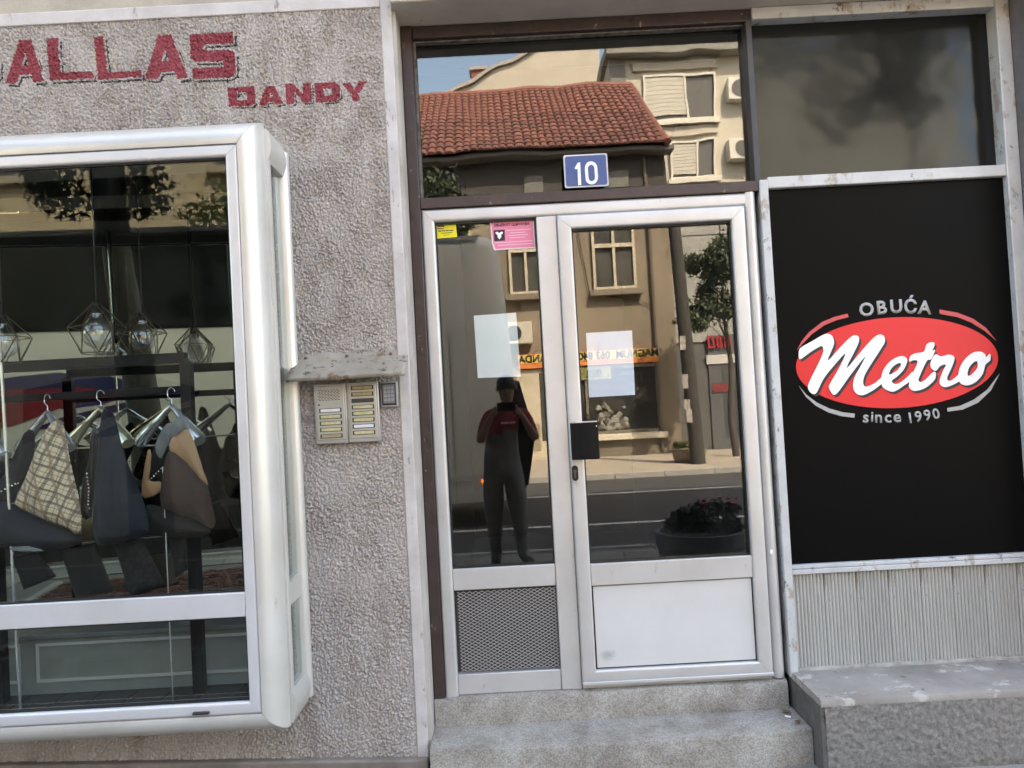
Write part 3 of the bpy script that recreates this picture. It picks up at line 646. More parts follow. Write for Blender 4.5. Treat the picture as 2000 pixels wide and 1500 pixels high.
m_pap1 = M('thin_paper', (.62,.70,.73), (.70,.77,.79), 9, rough=.7); m_pap2 = M('bright_paper', (.74,.81,.95), (.76,.83,.96), 4, rough=.6)
D1, D2 = 3.35, 3.34
sheet('paper_notice', [spot(925,616,D1), spot(1008,610,D1), spot(1017,735,D1), spot(933,738,D1)], .0292, m_pap1, 'crumpled blank pale paper sheet taped to the narrow left pane', 'paper', 3, .008)
sheet('paper_notice', [spot(1145,650,D2), spot(1235,645,D2), spot(1241,771,D2), spot(1151,776,D2)], .0188, m_pap2, 'flat blank white paper sheet on the glass of the door leaf', 'paper', 5, .002)
ys = thing('yellow_sticker', 'small yellow sticker in the top left corner of the narrow pane', 'sticker', (-.24, .02, 2.26))
def sq(name, c4, D, y, mat, par, th=.0012):
    P = [spot(a, b, D) for a, b in c4]; return obj(name, MB().prism([(q.x, y, q.z) for q in P], (0, th, 0)), mat, par)
sq('sticker_face', [(850,438),(890,435),(893,463),(852,466)], D1, .0195, M('yellow_print', (.75,.66,.02), rough=.5), ys)
m_ink = M('dark_print', (.10,.08,.03), rough=.6)
for (a, b, w_, h_) in ((854,441,14,3),(854,446,13,2),(856,450.5,6,2.2),(863,450,6,2.2),(870,449.5,7,2.2),(878,449,8,2.2),(861,455,22,1.3),(866,459,12,1)):
    sq('print_line', [(a,b),(a+w_,b-w_*.06),(a+w_,b-w_*.06+h_),(a,b+h_)], D1, .0188, m_ink, ys, .0006)
ps = thing('pink_sticker', 'pink notice sticker with a black emblem in the top right corner of the narrow pane', 'sticker', (.05, .02, 2.19))
sq('sticker_border', [(957,433),(1042,427.5),(1045.5,484),(965,489),(961,476)], D1, .0195, M('sticker_white', (.70,.62,.64), rough=.5), ps)
sq('sticker_face', [(959.5,434.5),(1040,429.5),(1043.5,482),(968,486.5),(963,474)], D1, .0190, M('pink_print', (.74,.22,.36), (.72,.18,.28), 5, rough=.5), ps, .0005)
q = spot(1000, 438.5, D1); glyph('print_line', '\u041e\u0411\u0408\u0415\u041a\u0410\u0422 \u041e\u0414\u0420\u0416\u0410\u0412\u0410', q.x, q.z, .0184, .0115, M('maroon_print', (.09,.008,.03), rough=.6), ps, 0, .03)
em = sq('emblem', [(964,450),(985.5,448.5),(986.5,470),(965.5,471.5)], D1, .0184, M('emblem_black', (.02,.008,.02), rough=.5), ps, .0005)
sq('emblem_crest', [(967.5,454),(972,452.8),(975,455.5),(978.5,452.8),(982.5,453.2),(981,457.5),(978.8,458),(979,463),(975.5,467.5),(972,463.5),(971.5,458),(969,458)], D1, .0178, m_swhite, em, .0005)
m_pw = M('pale_pink_print', (.78,.50,.58), rough=.6)
for (a, b, w_) in ((989,449.5,48),(996,454.5,30),(993,459.5,38),(996,464,30),(966,474,74),(972,479,68)):
    sq('print_line', [(a,b),(a+w_,b-w_*.06),(a+w_,b-w_*.06+1.3),(a,b+1.3)], D1, .0184, m_pw, ps, .0005)

# ------------------------------------------------------------------ intercom, reader, hood
ic = thing('intercom_panel', 'beige metal intercom panel with two columns of name buttons under the hood', 'intercom', (-.672, WY, 1.398))
m_ic = M('intercom_metal', (.44,.42,.385), (.36,.34,.31), 10, rough=.38, metal=.5)
yi = WY - .034
for (a, b) in ((-.8055,-.6725),(-.6715,-.5405)):
    bx('module', a, b, yi, WY+.01, 1.398, 1.645, m_ic, ic, .004); bx('module_face', a+.010, b-.010, yi-.003, yi+.001, 1.415, 1.634, M('intercom_face', (.48,.465,.43), (.42,.40,.37), 14, rough=.35, metal=.45), ic, .002)
gr = MB()
for i in range(8):
    for j in range(7): 
        x = -.789 + j*.0128 + (.005 if i % 2 else 0); gr.box(x, x+.0085, yi-.0034, yi-.002, 1.617-i*.0058, 1.6195-i*.0058)
obj('speaker_grille', gr, M('grille_dark', (.02,.02,.02), rough=.6), ic)
obj('microphone_hole', MB().tube([(-.785,yi-.0036,1.559),(-.785,yi-.002,1.559)], .004, 10), MATS['grille_dark'], ic)
m_sl = M('name_slot', (.03,.028,.022), rough=.5)
cols = {'y': M('name_card_yellow', (.58,.53,.30), (.40,.35,.19), 60, rough=.4), 'w': M('name_card_white', (.72,.72,.74), (.62,.62,.66), 50, rough=.4), 'k': M('name_card_dark', (.05,.045,.035), rough=.4), 'o': M('name_card_aged', (.40,.33,.17), (.26,.2,.11), 70, rough=.4)}
def cards(px_, z_, seq):
    for i, c in enumerate(seq):
        z = z_ - i*.0262; s_ = bx('button_slot', px_-.0455, px_+.0455, yi-.0042, yi-.002, z-.0085, z+.0085, m_sl, ic)
        bx('name_card', px_-.040, px_+.040, yi-.0062, yi-.0043, z-.0062, z+.0062, cols[c], s_, .001)
cards(-.7395, 1.535, 'wyyyo'); cards(-.606, 1.621, 'ookyyywy')
rd = thing('card_reader', 'small grey key reader with dark keypad face right of the intercom', 'reader', (-.498, WY, 1.534))
bx('reader_body', -.5345, -.4635, WY-.026, WY+.005, 1.535, 1.640, M('reader_grey', (.30,.30,.30), rough=.45), rd, .005)
bx('reader_bezel', -.5285, -.4695, WY-.0285, WY-.0255, 1.5435, 1.634, m_gask, rd, .004)
kp = bx('reader_face', -.5235, -.4745, WY-.0305, WY-.028, 1.551, 1.629, M('reader_face', (.16,.16,.18), rough=.35), rd, .003)
m_kl = M('keypad_line', (.28,.28,.30), rough=.4)
for i in range(4):
    for j in range(3): bx('key', -.5185+j*.0145, -.5085+j*.0145, WY-.0312, WY-.0300, 1.560+i*.0165, 1.571+i*.0165, m_kl, kp)
hood = thing('rain_hood', 'rusty dented sheet metal hood over the intercom', 'hood', (-.66, WY, 1.66))
m_hood = M('old_sheet_metal', (.33,.30,.25), (.23,.195,.15), 9, rough=.6, metal=.15, bump=.001, bscale=30, spots=[((.17,.10,.065), 9, .55, (1,1,1)), ((.07,.06,.045), 24, .59, (1,1,1))])
def hoodp(px, py, D): q = spot(px, py, D); return q
n = 24; hv = []; 
for i in range(n+1):
    t = i/n; wob = .0022*math.sin(11*t)+.0012*math.sin(27*t)
    x = -.885+(.471)*t
    hv += [(x, WY-.004, 1.772+wob*1.5+.004*t), (x, WY-.008, 1.748+wob), (x-.005+.004*t, WY-.125+wob, 1.668+.002*t+wob*.5), (x-.005+.004*t, WY-.125+wob, 1.655+.002*t+wob*.5)]
hf = [(i*4+j, (i+1)*4+j, (i+1)*4+j+1, i*4+j+1) for i in range(n) for j in range(3)]
ho = obj('hood_sheet', MB().add(hv, hf), m_hood, hood, smooth=25, fix=False); so = ho.modifiers.new('t', 'SOLIDIFY'); so.thickness = .002
for x in (-.838, -.668, -.486): obj('hood_bolt', MB().lathe((x, WY-.008, 1.757), [(0,.004),(.005,.004),(.0075,0),(.0075,-.004)], 10), M('rusty_bolt', (.12,.085,.06), rough=.6, metal=.5), hood, smooth=40)
for (a, b_, r_, c_) in ((655, 892, .055, (.50,.44,.34)), (760, 882, .06, (.47,.40,.31)), (702, 898, .05, (.52,.46,.37)), (600, 820, .07, (.22,.19,.175))):
    q = spot(a, b_, 3.18); smudge_on(m_plas, q.x, q.z, r_, c_)      # old paint scraps and grime round the intercom
# ------------------------------------------------------------------ projecting display window
sw = thing('display_window', 'projecting shop window box in rounded cream aluminium frame left of the intercom', 'shop window', (-2.0, -.4, .385))
XR = -.876; XC = -.890; XL = -3.3; YF = -.50
arc = [(math.sin(math.pi/2*k/10), math.cos(math.pi/2*k/10)) for k in range(11)]       # (inset, depth) 0..1
prof_o = [(1-math.cos(math.pi/2*k/10), math.sin(math.pi/2*k/10)) for k in range(11)]   # outer edge -> front
def outer(side, mat):
    wR, wT, wB = XC+.9665, .099, .080; A, B = [], []
    pr = [(o, -.412-(.088+.006*math.sin(math.pi*o))*d) for o, d in prof_o] + [(1.0, -.44), (.25, -.412)]
    for o, y in pr:
        x1, z0, z1, x0 = XC-wR*o, .361+wB*o, 2.644-wT*o, XL+wR*o; g_ = .0008
        if side == 'R': A.append((x1, y, z0+g_)); B.append((x1, y, z1-g_))
        if side == 'L': A.append((x0, y, z0+g_)); B.append((x0, y, z1-g_))
        if side == 'T': A.append((x0+g_, y, z1)); B.append((x1-g_, y, z1))
        if side == 'B': A.append((x0+g_, y, z0)); B.append((x1-g_, y, z0))
    n_ = len(pr); mb = MB().add(A+B, [(i, (i+1)%n_, (i+1)%n_+n_, i+n_) for i in range(n_)])
    for L_ in (A, B): mb.add(L_, [tuple(q) for q in tessellate_polygon([[Vector(q) for q in L_]])])
    return obj('corner_profile' if side in 'LR' else 'outer_profile', mb, mat, sw, smooth=50)
for s_ in 'LRTB': outer(s_, m_alu_w)
frame(('sash_stile','sash_rail'), XL+.0995, -.9677, .4425, 2.5435, rounded(.0455, -.498, -.44, .010), M('aluminium_sash', (.62,.625,.65), (.55,.545,.55), 3, rough=.38, metal=.3, rvar=.05, spots=[((.42,.37,.34), 8, .72, (1,1,.3))]), sw)
obj('sealant_line', MB().box(XL+.1, -.967, -.4985, -.47, 2.5438, 2.5452).box(-.9676, -.9666, -.4985, -.47, .4420, 2.5440).box(XL+.1, -.967, -.4985, -.47, .4408, .4424), m_seal, sw)
bx('middle_rail', XL+.1455, -1.0135, -.494, -.44, .7955, .8840, MATS['aluminium_sash'], sw, .003)
for z0, z1 in ((.8845, 2.4975), (.4885, .7950)):
    obj('gasket', MB().box(XL+.146, -1.014, -.482, -.462, z0, z0+.006).box(XL+.146, -1.014, -.482, -.462, z1-.006, z1).box(-1.018, -1.0135, -.482, -.462, z0+.0061, z1-.0061), m_gask, sw)
    bx('glass_pane', XL+.146, -1.0182, -.474, -.468, z0+.0062, z1-.0062, g_shop, sw)
lb = spot(377, 1398, 2.83); la = spot(409, 1389, 2.83)
bx('window_lock', lb.x, la.x, -.510, -.495, lb.z+.004, la.z, m_gask, sw, .003)
# the return side
hp = [(0, 0)] + [(.012*math.sin(math.pi*k/10)+.001, .05*k/10) for k in range(11)]
def side_post(y0, y1, z0, z1, bul, nm):
    P = [(XR-.04, y0)] + [(XR-.006+bul*math.sin(math.pi*k/10), y0+(y1-y0)*k/10) for k in range(11)] + [(XR-.04, y1)]
    return obj(nm, MB().extrude_z(P, z0, z1), m_alu_w, sw, smooth=45)
side_post(-.208, -.154, .385, 2.605, .018, 'side_stile'); side_post(-.411, -.375, .44, 2.545, .004, 'side_stile')
def side_rail(z0, z1, bul, nm='side_rail'):
    P = [(z0, XR-.04)] + [(z0+(z1-z0)*k/10, XR-.006+bul*math.sin(math.pi*k/10)) for k in range(11)] + [(z1, XR-.04)]
    mb = MB(); n_ = len(P); A = [(x, -.4105, z) for z, x in P]; B = [(x, -.2085, z) for z, x in P]
    mb.add(A+B, [(i, (i+1)%n_, (i+1)%n_+n_, i+n_) for i in range(n_)])
    for L_ in (A, B): mb.add(L_, [tuple(q) for q in tessellate_polygon([[Vector(q) for q in L_]])])
    return obj(nm, mb, m_alu_w, sw, smooth=45)
side_rail(.370, .490, .016); side_rail(2.500, 2.625, .016); side_rail(.800, .885, .0)
bx('glass_pane', XR-.028, XR-.022, -.3745, -.2090, .4905, .7995, g_shop, sw); bx('glass_pane', XR-.028, XR-.022, -.3745, -.2090, .8855, 2.4995, g_shop, sw)
bx('box_floor', XL, XR-.03, -.46, -.14, .388, .3995, m_dark, sw); bx('box_ceiling', XL, XR-.03, -.43, -.14, 2.556, 2.60, M('box_lining', (.20,.20,.19), rough=.7), sw)
bx('side_stile', XL, XL+.03, -.41, -.15, .40, 2.59, m_alu_w, sw)

# ------------------------------------------------------------------ inside the shop window
pli = thing('display_plinth', 'low grey display plinth with pale framed panels inside the shop window', 'plinth', (-1.9, 0, .386))
m_pl = M('plinth_grey', (.22,.24,.235), (.17,.19,.185), 6, rough=.5); m_plf = M('plinth_frame', (.42,.43,.42), rough=.45)
obj('plinth_box', MB().box(-3.1, -.985, -.05, .30, .4035, .635), m_pl, pli); bx('plinth_top', -3.1, -.985, -.065, .30, .6355, .655, M('plinth_top', (.16,.165,.16), (.11,.115,.11), 6, rough=.5), pli, .003)
for a, b in ((-2.95,-2.13),(-2.06,-1.02)):
    bx('panel_frame', a, b, -.058, -.0505, .455, .466, m_plf, pli); bx('panel_frame', a, b, -.058, -.0505, .606, .616, m_plf, pli)
    bx('panel_frame', a, a+.01, -.058, -.0505, .4665, .6055, m_plf, pli); bx('panel_frame', b-.01, b, -.058, -.0505, .4665, .6055, m_plf, pli)
def rack(label, xs, y0, z_top, z_bar, t, loc, zb=.405, group='clothes racks'):
    r_ = thing('clothes_rack', label, 'clothes rack', loc, group)
    a, b = xs
    bx('top_tube', a, b, y0-t/2, y0+t/2, z_top-t/2, z_top+t/2, m_blk, r_, .002); bx('hanging_rail', a+t/2, b-t/2, y0-t*.35, y0+t*.35, z_bar-t*.36, z_bar+t*.36, m_blk, r_, .002)
    for x in (a, b): bx('leg', x-t/2, x+t/2, y0-t/2+.001, y0+t/2-.001, zb, z_top-t/2, m_blk, r_, .002)
    return r_
def xat(px, py, D): return spot(px, py, D).x
rack('front black steel clothes rack with its post left of the window middle', (-2.16, xat(372,900,3.2)-.0), -.13, spot(190,708,3.2).z, spot(190,770,3.2).z, .044, (-1.8,-.13,.4), group=None)
mr_ = thing('display_mirror', 'large mirror at the back of the shop display behind the clothes rack', 'mirror', (-2.0, .22, .66))
def mirror_mat():
    m, n, l, p = nt('tinted_mirror'); n.remove(p); g = n.new('ShaderNodeBsdfGlossy'); g.inputs[0].default_value = (.38,.39,.345,1); g.inputs['Roughness'].default_value = 0.0
    t = noise(n, l, 1.6, 1.0); b = n.new('ShaderNodeBump'); b.inputs['Distance'].default_value = .0002; l.new(t.outputs[0], b.inputs['Height']); l.new(b.outputs[0], g.inputs['Normal'])
    l.new(g.outputs[0], n['Material Output'].inputs[0]); return m
mt = obj('mirror_glass', MB().box(-1.2, 1.015, 0, .006, -.84, 1.03), mirror_mat(), mr_); mt.location = MIR-mr_.location; mt.rotation_euler = (RAD(.6), 0, RAD(5))
mf_ = obj('mirror_header', MB().box(-1.2, 1.015, .0, .03, 1.031, 1.09), M('header_grey', (.10,.10,.095), rough=.5), mr_); mf_.location = MIR-mr_.location; mf_.rotation_euler = (RAD(.6), 0, RAD(5))
q = spot(14, 800, 3.02); tag(obj('display_rod', MB().tube([(q.x-.03, -.31, 2.55), (q.x+.01, -.31, .40)], .006, 8), m_chrome, smooth=40), 'thin bright metal rod at the left edge of the shop window', 'rod')
q = spot(325, 1080, 3.02); tag(obj('display_wire', MB().tube([(q.x, -.31, 1.35), (q.x+.002, -.31, .405)], .0025, 6), m_chrome, smooth=40), 'thin vertical wire below the tan and brown bag', 'wire')

def lamp(px, py, w, D, label):
    c = spot(px, py, D); s = w*D/1500
    L = thing('pendant_lamp', label, 'pendant lamp', tuple(c), 'cage pendant lamps')
    obj('cord', MB().tube([c+Vector((0,0,.52*s)), Vector((c.x, c.y, 2.54 if c.y < -.15 else 2.775))], .0028, 6), m_blk, L)
    obj('socket', MB().lathe(c, [(.0,.56*s),(.07*s,.56*s),(.085*s,.50*s),(.095*s,.34*s),(.0,.34*s)], 14), m_blk, L, smooth=40)
    b = [(.085*s,.34*s),(.09*s,.26*s)] + [(.30*s*math.sin(RAD(a)), -.06*s+.30*s*math.cos(RAD(a))) for a in range(24, 181, 12)]
    bu = obj('bulb', MB().lathe(c, b, 24), g_lamp, L, smooth=60); obj('filament', MB().tube([c+Vector((-.05*s,0,.2*s)), c+Vector((-.03*s,0,-.05*s)), c+Vector((.03*s,0,-.05*s)), c+Vector((.05*s,0,.2*s))], .0012, 5), m_wire, bu)
    mb = MB(); n_ = 6; tp = [c+Vector((.10*s*math.cos(a), .10*s*math.sin(a), .50*s)) for a in [2*math.pi*k/n_ for k in range(n_)]]
    md = [c+Vector((.52*s*math.cos(a), .52*s*math.sin(a), .05*s)) for a in [2*math.pi*(k+.5)/n_ for k in range(n_)]]
    bt = [c+Vector((.33*s*math.cos(a), .33*s*math.sin(a), -.46*s)) for a in [2*math.pi*k/n_ for k in range(n_)]]
    for k in range(n_):
        for a, b_ in ((tp[k],md[k]),(tp[k],md[k-1]),(md[k],md[k-1]),(md[k],bt[k]),(md[k-1],bt[k]),(bt[k],bt[k-1]),(tp[k],tp[k-1])): mb.tube([a, b_], .0021, 5)
    obj('wire_cage', mb, m_wire, L, smooth=40)
lamp(190, 645, 98, 2.98, 'wire cage pendant lamp with clear globe, largest of the three in the shop window')
lamp(279, 655, 84, 3.25, 'wire cage pendant lamp with clear globe, rightmost in the shop window')
lamp(5, 665, 96, 3.02, 'wire cage pendant lamp cut by the left edge of the picture')

def hanger(px, py, D, yaw, label, mat, span=.185, drop=.135, bar=True):
    h0 = spot(px, py, D); Hn = thing('clothes_hanger', label, 'hanger', tuple(h0), 'clothes hangers')
    R_ = Matrix.Rotation(yaw, 3, 'Z'); nk = Vector((0,0,-.088))
    P, rr = [], []
    for k in range(-8, 9):
        t = k/8; z = -drop*abs(t)**1.25 + .012*math.exp(-(t*5)**2); P.append(nk+Vector((span*t, -.02*abs(t), z))); rr.append(.012+.019*abs(t)**1.7 if abs(k) < 8 else .026)
    mb = MB().tube(P, rr, 10); mb.v = [tuple(h0 + R_ @ Vector((v[0], v[1]*1.1, v[2]))) for v in mb.v]
    obj('hanger_body', mb, mat, Hn, smooth=60)
    hk = [nk+Vector((0,0,.01)), nk+Vector((0,0,.040))] + [Vector((.024*math.cos(a)*1.0, 0, -.024+.024*math.sin(a))) for a in [RAD(d) for d in (215, 190, 160, 130, 100, 70, 40, 15)]]
    mb = MB().tube(hk, .0022, 6); mb.v = [tuple(h0 + R_ @ Vector(v)) for v in mb.v]; obj('hook', mb, m_chrome, Hn, smooth=60)
    if bar:
        mb = MB().tube([nk+Vector((-span*.93,-.018,-drop-.012)), nk+Vector((span*.93,-.018,-drop-.012))], .0042, 8); mb.v = [tuple(h0 + R_ @ Vector(v)) for v in mb.v]; obj('trouser_bar', mb, mat, Hn, smooth=60)
    return Hn
hanger(92, 770, 3.16, -.55, 'chrome hanger holding the plaid bag', m_chrome)
hanger(196, 762, 3.17, -.45, 'champagne coloured hanger holding the navy bag', m_gold)
hanger(334, 757, 3.17, -.50, 'chrome hanger holding the tan and brown bag', m_chrome)
hanger(-40, 785, 3.12, -.45, 'chrome hanger with its shoulder at the left edge of the picture', m_chrome)

def fab(name, c, c2, s=30, rough=.8, sheen=.0, bump=0):
    m = M(name, c, c2, s, rough=rough, bump=bump, bscale=400); m.node_tree.nodes['Principled BSDF'].inputs['Sheen Weight'].default_value = sheen; return m
def plaid():
    m, n, l, p = nt('plaid_cloth'); tc = n.new('ShaderNodeTexCoord'); col = (.62,.50,.36)
    src = None
    for ang, sc, th, c in ((1.15, 7.5, .84, (.09,.07,.055)), (-.45, 6.5, .84, (.10,.08,.065)), (1.15, 16, .92, (.055,.045,.04)), (-.45, 15, .93, (.055,.045,.04)), (.2, 5, .88, (.24,.15,.10))):
        mp = n.new('ShaderNodeMapping'); mp.inputs['Rotation'].default_value = (0, ang, 0); l.new(tc.outputs['Object'], mp.inputs[0])
        w_ = n.new('ShaderNodeTexWave'); w_.bands_direction = 'X'; w_.inputs['Scale'].default_value = sc; w_.inputs['Distortion'].default_value = 2.2; w_.inputs['Detail'].default_value = 2; w_.inputs['Detail Scale'].default_value = 1.5; l.new(mp.outputs[0], w_.inputs[0])
        r = ramp(n, th, th+.09, (0,0,0), (.7,.7,.7)); l.new(w_.outputs['Fac'], r.inputs[0]); src = mixc(n, l, r.outputs[0], src if src else col, c)
    l.new(src, p.inputs['Base Color']); p.inputs['Roughness'].default_value = .85; return m
def cloth(name, pts, D, mat, parent, bulge=.03, fold=.006, nf=5, seed=1, cuts=3, th=.003, tilt=0, sm=2):
    """hanging fabric panel: traced outline at its own depth, puffed and folded"""
    P = [spot(a, b, D) for a, b in smooth_loop(pts, sm)]; bm = bmesh.new(); vsx = [bm.verts.new(p) for p in P]; bm.faces.new(vsx)
    bmesh.ops.triangulate(bm, faces=bm.faces[:]); 
    for _ in range(2): bmesh.ops.subdivide_edges(bm, edges=bm.edges[:], cuts=cuts-1, use_grid_fill=True); bmesh.ops.triangulate(bm, faces=bm.faces[:])
    xs = [p.x for p in P]; zs = [p.z for p in P]; xa, xb, za, zb_ = min(xs), max(xs), min(zs), max(zs)
    E = [(P[i], P[(i+1) % len(P)]) for i in range(len(P))]
    r_ = np.random.default_rng(seed); ph = r_.uniform(0, 6, 3)
    for v in bm.verts:
        d = 9
        for a, b in E:
            ab = b-a; t = max(0, min(1, (v.co-a).dot(ab)/max(ab.length_squared, 1e-9))); d = min(d, (v.co-(a+ab*t)).length)
        u_ = (v.co.x-xa)/(xb-xa+1e-6); w_ = (v.co.z-za)/(zb_-za+1e-6)
        puff = 1-math.exp(-d/.03)
        v.co.y += -bulge*puff - 1.7*fold*math.sin(nf*math.pi*u_+1.3*math.sin(2*w_+ph[0])+ph[1])*(.4+.6*puff) - .4*fold*math.sin(13*u_+7*w_+ph[2])*puff + tilt*(w_-.5)
    me = bpy.data.meshes.new(name); bm.to_mesh(me); bm.free(); me.materials.append(mat); me.polygons.foreach_set('use_smooth', [True]*len(me.polygons))
    o = link(name, me, parent); so = o.modifiers.new('t', 'SOLIDIFY'); so.thickness = th; so.offset = 1; return o
def chain(pts, D, parent, mat=None):
    mb = MB(); P = [spot(a, b, D) for a, b in pts]; tot = 0; seq = []
    for i in range(len(P)-1):
        k = max(2, int((P[i+1]-P[i]).length/.012)); seq += [P[i].lerp(P[i+1], j/k) for j in range(k)]
    for i, p in enumerate(seq): mb.lathe(p, [(0,.004),(.0035,.0025),(.0035,-.0025),(0,-.004)], 6)
    return obj('chain', mb, mat or m_chrome, parent, smooth=60)
f_navy = fab('navy_cloth', (.0065,.010,.021), (.004,.0065,.014), 12); f_blk = fab('black_cloth', (.004,.004,.005), (.0025,.0025,.003), 14); f_brn = fab('brown_suede', (.050,.024,.019), (.028,.014,.012), 10)
f_tan = fab('tan_leather', (.40,.24,.13), (.30,.17,.09), 8, .5); f_gry = fab('grey_cloth', (.19,.20,.21), (.13,.14,.15), 18); f_teal = fab('dark_slate_cloth', (.012,.015,.018), (.008,.010,.013), 12); f_seq = fab('sequin_cloth', (.03,.03,.032), (.006,.006,.007), 140, .35)
def grp(px, py, D, name, label, cat, group=None): return thing(name, label, cat, tuple(spot(px, py, D)), group)
GB = 'bags hanging in the shop window'
b1 = grp(90, 1070, 3.04, 'sling_bag', 'cream and brown plaid sling bag with a navy base', 'bag', GB)
cloth('plaid_panel', [(100,826),(120,822),(129,860),(138,905),(154,965),(160,1042),(130,1032),(95,1018),(60,1002),(29,983),(45,940),(62,900),(80,860)], 2.99, plaid(), b1, .035, .006, 4, 3)
cloth('bag_base', [(-60,970),(0,978),(28,985),(60,1004),(110,1026),(158,1046),(158,1062),(120,1072),(80,1078),(20,1072),(-60,1060)], 3.04, f_navy, b1, .05, .006, 3, 5)
cloth('strap', [(48,846),(66,842),(66,900),(50,935),(28,980),(-5,985),(-30,980),(5,930),(32,880)], 3.06, f_teal, b1, .02, .004, 3, 6)
cloth('bag_label', [(18,1072),(45,1062),(60,1068),(85,1076),(40,1077)], 3.01, f_gry, b1, .004, .001, 2, 7); chain([(-10,968),(10,955),(30,945),(42,943)], 3.02, b1)
b2 = grp(235, 1060, 3.05, 'sling_bag', 'plain dark navy sling bag on the champagne hanger', 'bag', GB)
cloth('bag_body', [(200,806),(210,800),(222,812),(238,868),(260,930),(282,985),(292,1028),(284,1044),(240,1060),(205,1066),(184,1058),(180,1010),(184,940),(192,870)], 2.99, f_navy, b2, .05, .009, 5, 11)
cloth('strap', [(178,842),(190,838),(194,900),(184,960),(178,1010),(160,1010),(158,965),(172,900)], 3.07, f_seq, b2, .012, .005, 3, 12); chain([(170,925),(174,960),(172,985),(178,1000)], 3.0, b2)
b3 = grp(350, 1040, 3.05, 'sling_bag', 'tan, brown and black sling bag on the right chrome hanger', 'bag', GB)
cloth('grey_top', [(336,830),(345,815),(362,814),(369,838),(350,846),(335,858)], 3.0, f_gry, b3, .012, .003, 3, 13)
cloth('tan_panel', [(334,858),(350,846),(369,838),(385,880),(399,925),(406,948),(394,938),(375,915),(352,893),(332,880)], 2.995, f_tan, b3, .018, .003, 3, 14)
cloth('brown_panel', [(332,880),(352,893),(375,915),(394,938),(406,948),(414,985),(421,1018),(414,1032),(398,1024),(385,1018),(345,1002),(314,990),(314,945),(322,900)], 2.99, f_brn, b3, .045, .007, 4, 15)
cloth('black_base', [(288,985),(314,990),(345,1002),(385,1018),(412,1034),(404,1046),(360,1052),(300,1046),(284,1034),(280,1005)], 3.04, f_blk, b3, .04, .005, 4, 16)
cloth('strap', [(318,835),(333,826),(338,845),(322,880),(316,895),(308,890),(303,872)], 3.06, f_gry, b3, .006, .003, 2, 17)
cloth('tan_pocket', [(288,880),(296,890),(290,938),(312,940),(318,958),(282,974),(276,950)], 3.05, f_tan, b3, .01, .002, 2, 18)
cloth('black_lining', [(298,880),(318,860),(330,890),(316,938),(292,940)], 3.07, f_blk, b3, .004, .002, 2, 19); chain([(292,938),(305,925),(320,910)], 3.02, b3)
b6 = grp(-10, 980, 3.2, 'handbag', 'very dark bag at the left edge of the shop window', 'bag', GB)
cloth('bag_body', [(-60,890),(25,895),(35,930),(10,985),(-60,990)], 3.18, f_blk, b6, .02, .004, 3, 23)
GS = 'dark scarf ends hanging below the bags'
for k, (pts, lab_) in enumerate([([(22,1088),(72,1078),(110,1126),(46,1152)], 'short black cloth end below the plaid bag'), ([(118,1074),(186,1060),(222,1154),(150,1172)], 'black knitted scarf end between plaid and navy bags'),
        ([(222,1066),(276,1050),(324,1144),(256,1166)], 'checked black scarf end below the navy bag'), ([(328,1048),(362,1042),(367,1112),(343,1128)], 'narrow black cloth end below the brown bag')]):
    tag(cloth('scarf_end', pts, 3.06, M('knit_black', (.005,.005,.006), (.022,.022,.022), 60, lo=.5, hi=.62, rough=.8) if k == 2 else f_blk, None, .008, .003, 3, 30+k, sm=1), lab_, 'scarf', GS)
# ------------------------------------------------------------------ the street the panes reflect
RZ, PZ = -.08, .03
m_asph = M('asphalt', (.060,.060,.062), (.045,.045,.047), 3, rough=.85, bump=.003, bscale=120)
struct(obj('road', MB().box(-300, 300, -300, 60, RZ-.3, RZ), m_asph))
m_pave = M('pavement_joint', (.16,.15,.14), (.12,.11,.10), 5, rough=.9)
TB = bounce(284, 700, (0, -3.15, 0), Vector((0,1,0))).x
pv = struct(obj('pavement', MB().box(-60, 60, -4.40, .0, RZ-.2, PZ-.012), m_pave))
m_slab = M('concrete_slab', (.25,.235,.21), (.19,.175,.155), 6, rough=.85, bump=.001, bscale=80, rnd=.10)
s0 = None
for i in range(26):
    for j in range(10):
        x, y = -7.2+i*.4+(.2 if j % 2 else 0), -.24-(j+1)*.4
        if TB-1.5 < x+.2 < TB+1.8 and -4.0 < y < -2.4: continue
        if s0 is None: s0 = bx('paving_slab', 0, .394, 0, .394, PZ-.012, PZ, m_slab, pv, .003, 1); s0.location = (x, y, 0)
        else: inst(s0, pv, (x, y, random.uniform(-.001, .001)))
m_kerb = M('kerb_stone', (.36,.35,.33), (.28,.27,.25), 6, rough=.85, bump=.002, bscale=60, rnd=.08)
k0 = None
for i in range(24):
    if k0 is None: k0 = bx('kerb_stone', 0, .99, -4.50, -4.405, RZ-.15, PZ+.002, m_kerb, pv, .012); k0.location = (-13+i, 0, 0)
    else: inst(k0, pv, (-13+i, 0, 0))
fp = struct(obj('far_pavement', MB().box(-60, 60, -26, -12.2, RZ-.2, PZ), M('far_paving', (.38,.33,.27), (.30,.26,.21), 2, rough=.9, bump=.002, bscale=40)))
k1 = None
for i in range(24):
    if k1 is None: k1 = bx('kerb_stone', 0, .99, -12.195, -12.04, RZ-.15, PZ+.004, m_kerb, fp, .012); k1.location = (-12+i, 0, 0)
    else: inst(k1, fp, (-12+i, 0, 0))
m_line = M('road_paint', (.66,.65,.62), (.5,.49,.47), 8, rough=.7)
struct(obj('lane_line', MB().box(-40, 40, -6.62, -6.49, RZ, RZ+.004), m_line)); struct(obj('lane_line', MB().box(-40, 40, -9.80, -9.66, RZ, RZ+.004), m_line))
